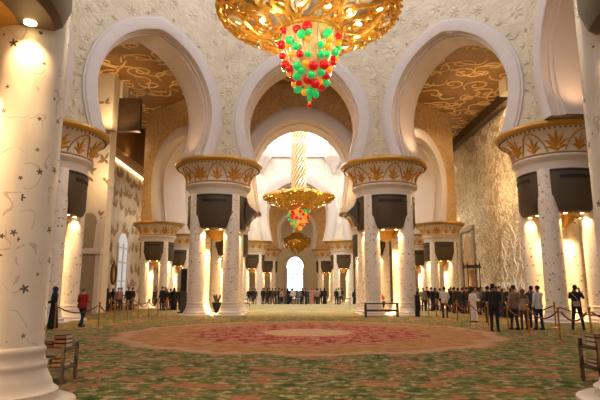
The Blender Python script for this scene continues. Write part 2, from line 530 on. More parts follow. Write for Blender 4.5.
bm_ = MB(); bm_.box((HX - .35, 57, 17.05), (.7, 70, .9))
tag(bm_.build('trim_3', M['bronze'], smooth=False), 'dark beam along the top of the gilded wall', kind='structure')
area('qibla_cove_lamp_a', (16.3, 40, 16.3), (17.3, 40, 11), (.4, 22), 1000, (1, .7, .38))
area('qibla_cove_lamp_b', (16.3, 60, 16.3), (17.3, 60, 11), (.4, 18), 1000, (1, .7, .38))
# niche frame on the right wall
def arched_panel(mb, y0, y1, z0, z1, X, dx, n=14):
    cy = (y0 + y1) / 2; hw = (y1 - y0) / 2; zc = z1 - hw
    out = [(y0, z0), (y1, z0)] + [(cy + hw * math.cos(a), zc + hw * math.sin(a)) for a in [PI * k / n for k in range(n + 1)]]
    N = len(out)
    vs = [(X, p[0], p[1]) for p in out] + [(X + dx, p[0], p[1]) for p in out]
    fs = [tuple(range(N)), tuple(range(2 * N - 1, N - 1, -1))] + [(i, i + N, (i + 1) % N + N, (i + 1) % N) for i in range(N)]
    mb.add(vs, fs)
nf = MB(); nf.box((HX - .12, 49.6, 3.75), (.3, .5, 7.5)); nf.box((HX - .12, 53.3, 3.75), (.3, .5, 7.5)); nf.box((HX - .12, 51.45, 7.6), (.3, 4.2, .5))
no = tag(nf.build('trim_4', M['taupe'], smooth=False), 'pale stone frame of the niche in the gilded wall', kind='structure')
np_ = MB(); arched_panel(np_, 50.4, 52.6, 1.5, 7.0, HX - .02, -.1)
fix_normals(np_.build('niche_panel', M['brownwall'], no, smooth=False))

# ------------------------------------------------------------------ octagon arch walls
def arch_curve(hw, zs, zc, hws, e=.85, off=0.0, nlow=12, nup=44):
    pts = []
    Rr = hw + e; top = math.sqrt(Rr * Rr - e * e)
    for k in range(nlow):
        t = k / nlow; z = zs + (zc - zs) * t
        s = hw - (hw - hws) * (1 - t) ** 1.7
        pts.append((s, z))
    amax = math.acos(e / Rr)
    for k in range(nup + 1):
        a = amax * k / nup
        pts.append((Rr * math.cos(a) - e, zc + Rr * math.sin(a)))
    right = pts; left = [(-s, z) for s, z in reversed(pts[:-1])]
    c = right + left             # from right spring over the apex to left spring
    if off:
        out = []
        for i, p in enumerate(c):
            a = c[max(i - 1, 0)]; b = c[min(i + 1, len(c) - 1)]
            tx, tz = b[0] - a[0], b[1] - a[1]; l = math.hypot(tx, tz)
            q = (p[0] + tz / l * off, p[1] - tx / l * off)
            out.append(q)
        out[0] = (out[0][0], zs); out[-1] = (out[-1][0], zs)
        return out
    return c

def arch_wall(name, A, B, poly, idx, half, zs, ztop, prm, mats, label, relief=None, band_w=.8, stepw=(.0, .1, .18)):
    """wall of thickness 2*half between polygon corners idx, idx+1 with a horseshoe arch; the inner face looks to the centre"""
    pin = offset_poly(poly, half); pout = offset_poly(poly, -half)
    i, j = idx, (idx + 1) % len(poly)
    a0, b0 = Vector(poly[i]), Vector(poly[j]); t = (b0 - a0).normalized(); mid = (a0 + b0) / 2
    cen = Vector((sum(p[0] for p in poly) / 8, sum(p[1] for p in poly) / 8))
    nr = Vector((t.y, -t.x))
    if nr.dot(cen - mid) < 0: nr = -nr
    # orientation so that s runs to the right when looked at from inside
    if t.x * nr.y - t.y * nr.x > 0: t = -t
    def W(s, d, z): p = mid + t * s + nr * d; return (p.x, p.y, z)
    def lim(P):
        a, b = sorted(((P[i] - mid).dot(t), (P[j] - mid).dot(t))); return a, b
    Lin, Lout = lim(pin), lim(pout)
    hl_in = min(-Lin[0], Lin[1])
    zc = prm['zc']; hw = prm['hw']; hws = prm['hws']; ee = prm.get('e', .85)
    steps = [(0, half), (0, half - .3), (-.1, half - .3), (-.1, half - .5), (-.2, half - .5), (-.2, -half + .5), (-.1, -half + .5), (0, -half + .3), (0, -half)]
    cur = {o: arch_curve(hw, zs, zc, hws, e=ee, off=o) for o in set(s[0] for s in steps)}
    N = len(cur[0])
    mb = MB()
    # face sheets
    def face(off, d, hl, mi, flip):
        c = cur[off]; vs = []; fs = []
        cor = []
        angs = [math.atan2(z - zc, s) for s, z in c]
        angs = [a if a > -PI / 2 - .01 and not (k > N / 2 and a < 0) else a + 2 * PI for k, a in enumerate(angs)]
        outp = []
        for (s, z), a in zip(c, angs):
            ca, sa = math.cos(a), math.sin(a)
            ts = []
            if ca > 1e-6: ts.append(hl[1] / ca)
            if ca < -1e-6: ts.append(hl[0] / ca)
            if sa > 1e-6: ts.append((ztop - zc) / sa)
            if sa < -1e-6: ts.append((zs - zc) / sa)
            q = min(ts); outp.append((q * ca, zc + q * sa))
        # snap corners
        for cx, cz in ((hl[1], zs), (hl[1], ztop), (hl[0], ztop), (hl[0], zs)):
            k = min(range(N), key=lambda k: (outp[k][0] - cx) ** 2 + (outp[k][1] - cz) ** 2)
            outp[k] = (cx, cz)
        vs = [W(s, d, z) for s, z in c] + [W(s, d, z) for s, z in outp]
        for k in range(N - 1):
            f = (k, k + 1, N + k + 1, N + k)
            fs.append(tuple(reversed(f)) if flip else f)
        mb.add(vs, fs, mi)
    face(0, half, Lin, 0, False)
    face(0, -half, Lout, 1, True)
    # intrados
    vs = []; fs = []
    for o, d in steps: vs += [W(s, d, z) for s, z in cur[o]]
    for m_ in range(len(steps) - 1):
        for k in range(N - 1):
            fs.append((m_ * N + k, (m_ + 1) * N + k, (m_ + 1) * N + k + 1, m_ * N + k + 1))
    mb.add(vs, fs, 2)
    # underside of the legs and the top
    for sg in (-1, 1):
        q = 0 if sg < 0 else 1
        mb.add([W(sg * hws, half, zs), W(Lin[q], half, zs), W(Lout[q], -half, zs), W(sg * hws, -half, zs)], [(0, 1, 2, 3)], 2)
    mb.add([W(Lin[0], half, ztop), W(Lin[1], half, ztop), W(Lout[1], -half, ztop), W(Lout[0], -half, ztop)], [(0, 1, 2, 3)], 1)
    wo = tag(fix_normals(mb.build(name, [mats[0], mats[1], mats[2]], smooth=True, angle=30)), label, kind='structure')
    # archivolt bands both sides
    for sgn, nm in ((1, 'archivolt'), (-1, 'archivolt')):
        bb = MB(); d0 = sgn * half
        prof = [(0.0, 0.0), (0.0, .1), (.1, .14), (band_w - .16, .14), (band_w - .1, .09), (band_w, .09), (band_w, 0.0)]
        curs = [arch_curve(hw, zs, zc, hws, e=ee, off=p[0]) for p in prof]
        hl = Lin if sgn > 0 else Lout
        vs = []; fs = []
        for c, (o, dd) in zip(curs, prof): vs += [W(max(hl[0], min(hl[1], s)), d0 + sgn * dd, z) for s, z in c]
        for m_ in range(len(prof) - 1):
            for k in range(N - 1): fs.append((m_ * N + k, (m_ + 1) * N + k, (m_ + 1) * N + k + 1, m_ * N + k + 1))
        bb.add(vs, fs)
        fix_normals(bb.build(nm, mats[3], wo, angle=30))
    if relief:
        rb = MB(); oc = arch_curve(hw, zs, zc, hws, e=ee, off=band_w)
        rr = random.Random(relief)
        def inside(s, z, mar):
            if abs(s) > hl_in - mar * .5 or z < zs + .6: return False
            dmin = min(math.hypot(s - p[0], z - p[1]) for p in oc)
            # outside the band curve
            if abs(z - zc) < 9 and z < zc + hw + .9:
                ok = True
                if z >= zc: ok = math.hypot(s, z - zc) > hw + band_w
                else: ok = abs(s) > hw + band_w - .15
                if not ok: return False
            return dmin > mar
        pt0 = W(0, half, 0)
        def leaf(s, z, a, L, Wd, h):
            n = 6; d = (math.cos(a), math.sin(a)); q = (-d[1], d[0]); l = []; m2 = []; r2 = []
            for k in range(n):
                u = k / (n - 1); w = Wd * .5 * math.sin(PI * (u * .9 + .05))
                cs, cz = s + d[0] * L * u, z + d[1] * L * u
                l.append(W(cs + q[0] * w, half + .005, cz + q[1] * w)); r2.append(W(cs - q[0] * w, half + .005, cz - q[1] * w)); m2.append(W(cs, half + .01 + h * math.sin(PI * (u * .9 + .05)), cz))
            vs = l + m2 + r2
            rb.add(vs, [(k, k + 1, n + k + 1, n + k) for k in range(n - 1)] + [(n + k, n + k + 1, 2 * n + k + 1, 2 * n + k) for k in range(n - 1)])
        s = -hl_in
        placed = []
        for att in range(2000):
            cs = rr.uniform(-hl_in, hl_in); z = rr.uniform(zs + .6, ztop - .4); big = rr.uniform(.34, .95)
            while big > .16 and not inside(cs, z, big * .9): big -= .08
            if big <= .16: continue
            if any(math.hypot(cs - p[0], z - p[1]) < (big + p[2]) * 1.02 for p in placed): continue
            placed.append((cs, z, big))
        for cs, z, big in placed:
            if big > .34:
                n = rr.choice((7, 8, 9)); a0 = rr.uniform(0, 6)
                for k in range(n): leaf(cs + .3 * big * math.cos(a0 + k * 2 * PI / n), z + .3 * big * math.sin(a0 + k * 2 * PI / n), a0 + k * 2 * PI / n, big * .68, big * .62, .045)
                for k in range(5): leaf(cs + .05 * big * math.cos(a0 + k * 1.257), z + .05 * big * math.sin(a0 + k * 1.257), a0 + k * 1.257 + .3, big * .42, big * .36, .065)
            else:
                a0 = rr.uniform(0, 6)
                for k in range(3): leaf(cs, z, a0 + k * .9, big * 1.2, big * .5, .06)
        fix_normals(rb.build('carved_flower_relief', M['petal'], wo))
    return W

P1 = dict(hw=3.78, hws=3.12, zc=12.5)
mats1 = [M['relief'], M['brownwall'], M['intrados'], M['archwhite']]
Wf = arch_wall('wall_far', 0, 0, OCT1, 0, 1.2, 9.85, 23.5, P1, mats1, 'carved white wall with the middle arch of the great dome', 11)
Wdr = arch_wall('wall_far_right', 0, 0, OCT1, 1, 1.2, 9.85, 23.5, P1, mats1, 'carved white wall with the right diagonal arch', 12)
Wdl = arch_wall('wall_far_left', 0, 0, OCT1, 7, 1.2, 9.85, 23.5, P1, mats1, 'carved white wall with the left diagonal arch', 13)
Wsr = arch_wall('wall_right_side', 0, 0, OCT1, 2, 1.2, 9.85, 23.5, dict(hw=3.78, hws=3.12, zc=12.5), mats1, 'white wall with the arch at the right edge', 14)
Wsl = arch_wall('wall_left_side', 0, 0, OCT1, 6, 1.2, 9.85, 23.5, dict(hw=3.78, hws=3.12, zc=12.5), mats1, 'white wall with the arch behind the near left column', 15)

M['relief2'] = relief_material('white_flower_relief', (226, 220, 212), (210, 202, 192), 1.5, .9)
mats2 = [M['relief2'], M['brownwall'], M['intrados'], M['archwhite']]
for nm, idx, lab in (('wall_second_dome_near', 4, 'amber wall with grey arch in front of the second dome'),
                     ('wall_second_dome_near_left', 5, 'amber diagonal wall and arch seen through the left arch'),
                     ('wall_second_dome_near_right', 3, 'amber diagonal wall and arch seen through the right arch'),
                     ('wall_second_dome_left', 6, 'amber wall at the left flank of the second dome'),
                     ('wall_second_dome_right', 2, 'amber wall at the right flank of the second dome'),
                     ('wall_second_dome_far', 0, 'white carved wall with arch beyond the second chandelier'),
                     ('wall_second_dome_far_left', 7, None), ('wall_second_dome_far_right', 1, None)):
    hw = 3.75 if idx in (0, 4) else 3.1
    arch_wall(nm, 0, 0, OCT2, idx, 1.4, 7.35, 17.9, dict(hw=hw, hws=hw - .5, zc=10.6 if idx in (0, 4) else 10.9, e=.25), mats2, lab, None, band_w=1.0 if idx in (0, 4) else .9)
OCT3 = [(-4.1, 74.5), (4.1, 74.5), (12, 80), (12, 86), (4.1, 91), (-4.1, 91), (-12, 86), (-12, 80)]
arch_wall('wall_vestibule', 0, 0, OCT3, 0, .7, 7.3, 17.4, dict(hw=2.35, hws=2.0, zc=10.0, e=.2), [M['brownwall'], M['brownwall'], M['intrados'], M['archwhite']], 'amber wall with narrow arch in front of the end wall', None, band_w=.6)
wall_box('wall_right_return', (16.3, 36.7, 16.9), (1.8, 1.2, 1.2), M['cream'], 'cream lintel under the ceiling beyond the right arch')
wall_box('wall_vestibule_left', (-10.6, 74.5, 12.3), (12.6, 1.4, 10.1), M['brownwall'])
wall_box('wall_vestibule_right', (10.6, 74.5, 12.3), (12.6, 1.4, 10.1), M['brownwall'])

# niche block at the left, facing the camera
wall_box('wall_left_return', (-15.55, 36.7, 8.75), (3.3, 1.2, 17.5), M['cream'], 'pale return wall with a blind horseshoe niche at the left')
wall_box('wall_left_beam', (-13.3, 37.7, 14.8), (2.0, .5, 2.6), M['darkbeam'], 'dark lintel below the ceiling beside the left return wall')
wall_box('wall_left_upper', (-15.4, 38.0, 16.8), (3.4, 1.2, 1.4), M['cream'])
rl = MB()
for k in range(26):
    xa, za = R.uniform(-16.6, -13.9), R.uniform(6.5, 15.5)
    t_ = MB()
    for q in range(4): leafshape(t_, (xa, za), R.uniform(0, 6.28), R.uniform(.35, .65), .2, 0, .05, 6)
    rl.add([(y_, 36.1 - o_, z_) for o_, y_, z_ in t_.v], t_.f)
fix_normals(rl.build('carved_leaf_relief', M['vein'], bpy.data.objects['wall_left_return']))
nb = MB()
def front_arch_panel(mb, x0, x1, z0, z1, Y, dy, n=16):
    cx = (x0 + x1) / 2; hw = (x1 - x0) / 2; zc = z1 - hw * 1.2
    out = [(x0 + .12, z0), (x1 - .12, z0)] + [(cx + hw * math.cos(a), zc + hw * 1.2 * math.sin(a)) for a in [-.4 + (PI + .8) * k / n for k in range(n + 1)]]
    N = len(out)
    vs = [(p[0], Y, p[1]) for p in out] + [(p[0], Y + dy, p[1]) for p in out]
    mb.add(vs, [tuple(range(N)), tuple(range(2 * N - 1, N - 1, -1))] + [(i, i + N, (i + 1) % N + N, (i + 1) % N) for i in range(N)])
front_arch_panel(nb, -15.75, -14.15, 4.4, 7.2, 36.02, -.14)
nb.box((-14.95, 35.95, 4.25), (2.0, .4, .4)); nb.box((-15.75, 35.98, 2.0), (.35, .3, 4.0)); nb.box((-14.15, 35.98, 2.0), (.35, .3, 4.0))
n_o = tag(fix_normals(nb.build('trim_5', M['marble'], smooth=False)), 'white niche surround with two pilasters on the left return wall', kind='structure')
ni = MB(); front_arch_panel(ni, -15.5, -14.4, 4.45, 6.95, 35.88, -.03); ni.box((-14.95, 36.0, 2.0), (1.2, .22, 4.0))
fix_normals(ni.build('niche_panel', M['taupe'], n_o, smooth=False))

# windows: left wall, end wall
wn = MB(); arched_panel(wn, 48.6, 51.4, .8, 7.0, -HX - .02, .09)
w1 = tag(fix_normals(wn.build('window_1', M['daylight_soft'], smooth=False)), 'tall bluish arched window in the left wall', kind='structure')
fr = MB()
for yy in (48.6, 50.0, 51.4): fr.box((-HX + .08, yy, 3.4), (.14, .14, 5.2))
for zz in (.8, 2.4, 4.2, 5.6): fr.box((-HX + .08, 50, zz), (.14, 2.8, .12))
fr.build('window_frame', M['marble'], w1, smooth=False)
def arch_door(name, x0, x1, z1, Y, dy, m, label):
    cx = (x0 + x1) / 2; hw = (x1 - x0) / 2; zc = z1 - hw * 1.25; n = 18
    out = [(x0, .02), (x1, .02)] + [(cx + hw * math.cos(a), zc + hw * 1.25 * math.sin(a)) for a in [PI * k / n for k in range(n + 1)]]
    N = len(out); mb = MB()
    vs = [(p[0], Y, p[1]) for p in out] + [(p[0], Y + dy, p[1]) for p in out]
    mb.add(vs, [tuple(range(N)), tuple(range(2 * N - 1, N - 1, -1))] + [(i, i + N, (i + 1) % N + N, (i + 1) % N) for i in range(N)])
    return tag(fix_normals(mb.build(name, m, smooth=False)), label, kind='structure')
d1 = arch_door('window_2', -1.62, 1.22, 7.3, 92.08, -.08, M['daylight'], 'bright arched glass doorway glowing at the end of the hall')
fr = MB()
for xx in (-1.62, -.67, .27, 1.22): fr.box((xx, 91.96, 2.7), (.1, .12, 5.4))
for zz in (3.6, 4.3): fr.box((-.2, 91.96, zz), (2.84, .12, .22))
for a in (.5, 1.05, 1.57, 2.1, 2.65): fr.tube([(-.2, 91.96, 5.4), (-.2 + 1.4 * math.cos(a), 91.96, 5.5 + 1.7 * math.sin(a))], .04, 5)
fr.build('window_frame', M['greymetal'], d1, smooth=False)
sur = MB()
pts = [(-1.85, 91.95, 0)] + [(-.2 + 1.68 * math.cos(a), 91.95, 5.52 + 2.05 * math.sin(a)) for a in [PI - PI * k / 20 for k in range(21)]] + [(1.45, 91.95, 0)]
sur.tube(pts, .2, 8)
tag(sur.build('trim_6', M['marble']), 'white moulding round the bright doorway', kind='structure')

# domes above the two octagons
def dome(nm, cx, cy, r, z0, zw, nwin, gm, winw, lab, wtop):
    mb = MB()
    prof = [(r, z0), (r, zw), (r - .35, zw + .2), (r - .35, zw + .6)] + [((r - .35) * math.cos(a), zw + .6 + (r * .75) * math.sin(a)) for a in [PI / 2 * k / 10 for k in range(1, 11)]]
    mb.lathe(prof, 48, (cx, cy, 0), caps=False)
    o = tag(fix_normals(mb.build(nm, M['archwhite'])), lab, kind='structure')
    for k in range(nwin):
        a = 2 * PI * (k + .5) / nwin
        wb_ = MB(); n = 12; hw = winw / 2; z1 = wtop; zb = z0 + .7; zc = z1 - hw
        out = [(-hw, zb), (hw, zb)] + [(hw * math.cos(t), zc + hw * math.sin(t)) for t in [PI * q / n for q in range(n + 1)]]
        N = len(out); rr = r - .12
        ring = []
        for dd in (0, .2):
            for s, z in out:
                ring.append((cx + (rr - dd) * math.cos(a) - s * math.sin(a), cy + (rr - dd) * math.sin(a) + s * math.cos(a), z))
        wb_.add(ring, [tuple(range(N)), tuple(range(2 * N - 1, N - 1, -1))] + [(i, i + N, (i + 1) % N + N, (i + 1) % N) for i in range(N)])
        w = tag(fix_normals(wb_.build('window_%d' % (WN[0]), gm, smooth=False)), None, kind='structure'); WN[0] += 1
        f_ = MB()
        for s in (-hw, -hw / 3, hw / 3, hw):
            f_.tube([(cx + (rr - .25) * math.cos(a) - s * math.sin(a), cy + (rr - .25) * math.sin(a) + s * math.cos(a), z) for z in (zb, zc + (hw * .2 if abs(s) > hw * .9 else hw * .8))], .05, 5)
        for z in (zb, (zb + zc) / 2, zc):
            f_.tube([(cx + (rr - .25) * math.cos(a) - s * math.sin(a), cy + (rr - .25) * math.sin(a) + s * math.cos(a), z) for s in (-hw, hw)], .05, 5)
        f_.build('window_frame', M['archwhite'], w)
    return o
WN = [3]
dome('wall_great_dome', 0, 20.35, 13.0, 23.3, 28.6, 12, M['domeglass'], 3.0, 'white drum and dome over the medallion', 28.0)
dome('wall_second_dome', 0, 50.9, 11.7, 17.7, 24.4, 16, M['drumglass'], 3.3, 'bright drum of windows over the second chandelier', 23.6)
cr = MB()
po = offset_poly(OCT2, 1.3); pi_ = offset_poly(OCT2, 1.8)
for i in range(8):
    a, b = po[i], po[(i + 1) % 8]; c, d = pi_[i], pi_[(i + 1) % 8]
    z0, z1 = 17.5, 17.95
    cr.add([(a.x, a.y, z0), (b.x, b.y, z0), (d.x, d.y, z0 + .15), (c.x, c.y, z0 + .15), (a.x, a.y, z1), (b.x, b.y, z1), (d.x, d.y, z1), (c.x, c.y, z1)], [(0, 1, 2, 3), (4, 5, 6, 7), (3, 2, 6, 7), (0, 1, 5, 4)])
for sx in (-1, 1):
    cr.lathe([(.15, 15.6), (.3, 16.0), (.35, 16.3), (.7, 16.7), (.75, 16.95), (1.15, 17.3), (1.2, 17.6)], 20, (sx * 4.45, 60.7, 0))
tag(fix_normals(cr.build('trim_7', M['archwhite'])), 'white cornice with two stepped corbels under the second drum', kind='structure')

# ------------------------------------------------------------------ clustered columns
OFF = 1.08
def pier_meshes():
    D = {}
    m = MB()
    m.lathe([(.5, .8), (.505, 2.5), (.5, 5.0), (.485, 7.6)], 40, uv=True, caps=False)
    D['shaft'] = m.mesh('shaft', M['shaft'])
    m = MB()
    m.lathe([(.97, 0), (.97, .07), (.9, .1), (.74, .1), (.72, .16), (.735, .22), (.66, .27), (.64, .34), (.6, .42), (.565, .5), (.56, .53), (.575, .56), (.56, .6), (.525, .66), (.52, .72), (.535, .75), (.535, .79), (.5, .83)], 40)
    D['base'] = m.mesh('base', M['marble'], angle=50)
    m = MB()
    m.lathe([(1.0, 7.55), (1.9, 7.55), (1.93, 7.9), (1.97, 8.0), (2.12, 8.1), (2.16, 8.2), (2.12, 8.28), (1.8, 8.3)], 64)
    D['neck'] = m.mesh('neck_ring', M['marble'], angle=35)
    bell = [(2.0, 8.3), (2.04, 8.42), (2.08, 8.7), (2.2, 9.0), (2.42, 9.28), (2.66, 9.45), (2.72, 9.5)]
    m = MB(); m.lathe(bell, 64)
    D['capital'] = m.mesh('capital', M['bell'])
    m = MB(); m.lathe([(2.6, 9.48), (2.78, 9.5), (2.88, 9.58), (2.92, 9.68), (2.88, 9.8), (2.75, 9.86), (2.4, 9.87)], 64, caps=True)
    m.lathe([(2.02, 8.28), (2.14, 8.3), (2.16, 8.34), (2.1, 8.38), (2.02, 8.38)], 64, caps=False)
    D['rim'] = m.mesh('gilt_rim', M['goldrim'])
    m = MB()
    for k in range(72):
        a = 2 * PI * k / 72; m.ell((2.70 * math.cos(a), 2.70 * math.sin(a), 9.43), .05, 6, 4)
    D['bead'] = m.mesh('bead_row', M['bronze'])
    # palm frieze on the bell
    def B(phi, z):
        for q in range(len(bell) - 1):
            if bell[q][1] <= z <= bell[q + 1][1]:
                u = (z - bell[q][1]) / (bell[q + 1][1] - bell[q][1]); r = bell[q][0] + u * (bell[q + 1][0] - bell[q][0]); break
        else: r = bell[0][0] if z < bell[0][1] else bell[-1][0]
        return r
    def Pp(x, z, lift):     # x arc length measured at r = 2.3
        phi = x / 2.3; r = B(phi, z) + lift
        return (r * math.cos(phi), r * math.sin(phi), z - lift * .5)
    m = MB()
    NP = 12; pitch = 2 * PI * 2.3 / NP
    for k in range(NP):
        x0 = k * pitch; bigp = k % 2 == 0
        blades = [(0, .9), (.36, .86), (-.36, .86), (.72, .76), (-.72, .76), (1.08, .62), (-1.08, .62)] if bigp else [(0, .74), (.45, .64), (-.45, .64), (.9, .5), (-.9, .5)]
        for a, L in blades:
            l = []; r_ = []; mi = []; n = 6
            for q in range(n):
                u = q / (n - 1); aa = a * (.45 + .75 * u)
                x = x0 + math.sin(aa) * L * u; z = 8.46 + math.cos(aa) * L * u * 1.05
                w = (.105 if bigp else .085) * math.sin(PI * (.12 + .88 * u) ** .9) + .008
                z = min(z, 9.42)
                l.append(Pp(x - w * math.cos(aa), min(9.42, z + w * math.sin(aa)), .012)); r_.append(Pp(x + w * math.cos(aa), min(9.42, z - w * math.sin(aa)), .012)); mi.append(Pp(x, z, .05))
            vs = l + mi + r_
            m.add(vs, [(q, q + 1, n + q + 1, n + q) for q in range(n - 1)] + [(n + q, n + q + 1, 2 * n + q + 1, 2 * n + q) for q in range(n - 1)])
        # arch line between palmettes
        if not bigp:
            pts = [Pp(x0 + s * pitch * .62, 8.45 + .92 * (1 - abs(s) ** 2.2), .02) for s in [q / 8 - 1 for q in range(17)]]
            m.tube(pts, .038, 5)
    D['frieze'] = m.mesh('palm_frieze', M['gold'])
    # curved dark housings between shafts
    m = MB(); amax = math.radians(36); NA = 24; Ro, Ri = 1.93, 1.25
    def zb(a):
        d = abs(math.degrees(a))
        if d < 22: return 5.35
        if d > 31: return 5.92
        u = (d - 22) / 9; return 5.35 + .57 * (1 - math.sqrt(max(0, 1 - u * u)))
    angs = [-amax + 2 * amax * k / NA for k in range(NA + 1)]
    vs = []; fs = []
    for a in angs:
        for r, z in ((Ri, 7.55), (Ro, 7.55), (Ro, zb(a) + .35), (Ro - .1, zb(a) + .08), (Ro - .2, zb(a)), (Ri, zb(a))): vs.append((r * math.cos(a), r * math.sin(a), z))
    for k in range(NA):
        for q in range(6): fs.append((k * 6 + q, k * 6 + (q + 1) % 6, (k + 1) * 6 + (q + 1) % 6, (k + 1) * 6 + q))
    fs.append(tuple(range(6))); fs.append(tuple(NA * 6 + q for q in reversed(range(6))))
    m.add(vs, fs)
    D['housing'] = m.mesh('housing', M['bronze'], angle=30)
    m = MB()
    for z0, z1, am in ((7.42, 7.5, .62), (7.05, 7.22, .4)):
        vs = []; fs = []; n = 12
        for k in range(n + 1):
            a = -am + 2 * am * k / n
            for r, z in ((Ro - .02, z0), (Ro + .025, z0), (Ro + .025, z1), (Ro - .02, z1)): vs.append((r * math.cos(a), r * math.sin(a), z))
        for k in range(n):
            for q in range(4): fs.append((k * 4 + q, k * 4 + (q + 1) % 4, (k + 1) * 4 + (q + 1) % 4, (k + 1) * 4 + q))
        fs += [(0, 1, 2, 3), tuple(n * 4 + q for q in (3, 2, 1, 0))]
        m.add(vs, fs)
    D['slot'] = m.mesh('vent_slot', M['bronzedark'], smooth=False)
    m = MB(); m.lathe([(1.3, 5.44), (1.3, 5.4), (.8, 5.38), (.7, 5.3), (.62, 5.05), (.36, 4.86), (.28, 4.74), (.03, 4.7)], 32)
    D['lamp'] = m.mesh('gilt_soffit_lamp', M['goldrim'])
    me = MB(); me.lathe([(.085, 5.33), (.085, 5.36)], 16); D['bulb'] = me.mesh('downlight', M['warmbulb'])
    # pointed bracket on the aisle-facing side
    m = MB(); vs = []; fs = []
    pr = [(1.9, 7.5), (2.15, 7.0), (2.55, 6.62), (2.6, 6.55), (2.3, 6.45), (2.1, 6.1), (2.0, 5.8), (1.9, 5.8)]
    for s in (-.5, .5):
        for r, z in pr: vs.append((r, s, z))
    n = len(pr)
    fs = [tuple(range(n)), tuple(range(2 * n - 1, n - 1, -1))] + [(q, (q + 1) % n, n + (q + 1) % n, n + q) for q in range(n)]
    m.add(vs, fs)
    D['bracket'] = m.mesh('bracket', M['bronze'], smooth=False)
    return D
PM = pier_meshes()
def ob(name, me, parent, loc=(0, 0, 0), rz=0.0):
    o = bpy.data.objects.new(name, me); o.location = loc; o.rotation_euler = (0, 0, rz)
    return link(o, parent)
def clustered_column(x, y, k, label, group, face_lights, bracket=None, power=170, base_glow=25):
    root = empty('clustered_column', (x, y, 0)); root.scale = (k, k, k)
    tag(root, label, 'column', group)
    q = 0
    for sx in (-1, 1):
        for sy in (-1, 1):
            sh = ob('shaft', PM['shaft'], root, (sx * OFF, sy * OFF, 0), R.uniform(0, 6.2))
            ob('base', PM['base'], sh)
    ob('neck_ring', PM['neck'], root)
    cp = ob('capital', PM['capital'], root)
    ob('gilt_rim', PM['rim'], cp); ob('bead_row', PM['bead'], cp); ob('palm_frieze', PM['frieze'], cp, rz=.1)
    for a in (0, PI / 2, PI, -PI / 2):
        h = ob('housing', PM['housing'], root, rz=a)
        ob('vent_slot', PM['slot'], h)
        for sd in (-1, 1): ob('downlight', PM['bulb'], h, (1.36, sd * .42, 0))
    ob('gilt_soffit_lamp', PM['lamp'], root)
    if bracket is not None: ob('bracket', PM['bracket'], root, rz=bracket)
    for a in face_lights:
        for sd in (-1, 1):
            lx, ly = 1.36, sd * .42; c, sn = math.cos(a), math.sin(a)
            p = (x + k * (lx * c - ly * sn), y + k * (lx * sn + ly * c), 5.27 * k)
            point('column_downlight', p, power * k * k, WARM, .07, 125, (p[0], p[1], 0), .6)
    point('column_lamp', (x, y, 4.5 * k), power * 2.2 * k * k, WARM, .15, 160, (x, y, 0), .5)
    if base_glow:
        point('column_uplight', (x, y, .35 * k), base_glow * 3, WARM, .12)
    return root
N_, S_, E_, W_ = PI / 2, -PI / 2, 0, PI
G1 = 'great clustered columns under the dome'
clustered_column(-5.68, 6.35, 1, 'huge inlaid marble column cluster at the near left edge', G1, (S_, E_), power=110)
clustered_column(5.56, 6.35, 1, 'huge inlaid marble column cluster at the near right edge', G1, (S_, W_), power=60)
clustered_column(-13.4, 26.3, 1, 'marble column cluster behind the person in red at the left', G1, (S_, E_))
clustered_column(13.4, 26.3, 1, 'marble column cluster behind the man raising his phone', G1, (S_, W_), power=230)
clustered_column(-5.56, 33.5, 1, 'marble column cluster left of the middle arch with gilded palm capital', G1, (S_, E_), bracket=0, power=210, base_glow=60)
clustered_column(5.56, 33.5, 1, 'marble column cluster right of the middle arch with bench before it', G1, (S_, W_), bracket=PI, power=210, base_glow=60)
G2 = 'smaller clustered columns of the second dome'
kk = .757
for (x, y), lab in zip([(-5.5, 39.3), (5.5, 39.3), (-12.7, 45.8), (12.7, 45.8), (-12.7, 55.5), (12.7, 55.5), (-5.5, 62.5), (5.5, 62.5)],
        ['smaller column cluster right behind the left middle column', 'smaller column cluster right behind the right middle column',
         'smaller column cluster carrying the amber wall seen through the left arch', 'smaller column cluster carrying the amber wall seen through the right arch',
         'second smaller column cluster behind the left arch, farther back', 'second smaller column cluster behind the right arch, farther back',
         'smaller column cluster left of the far crowd and bright doorway', 'smaller column cluster right of the far crowd and bright doorway']):
    clustered_column(x, y, kk, lab, G2, (S_, E_ if x < 0 else W_), power=300, base_glow=20)
for x in (-4.25, 4.25):
    clustered_column(x, 74.5, .745, 'farthest column cluster beside the bright doorway on the %s' % ('left' if x < 0 else 'right'), 'farthest clustered columns', (S_,), power=260, base_glow=20)

# uplights on the capitals washing the arches
for W, s_, pw in ((Wf, -1, 60), (Wf, 1, 170), (Wdr, -1, 300), (Wdr, 1, 60), (Wdl, 1, 110), (Wdl, -1, 60), (Wsr, -1, 300), (Wsl, 1, 150)):
    hwx = 2.62 if W in (Wf, Wdr, Wdl) else 2.4
    px = W(s_ * (hwx - .3), .1, 10.1)
    point('capital_uplight', px, pw, (1, .66, .38), .25, 95, W(s_ * (hwx + 1.1), 0, 12.8), 1.0)

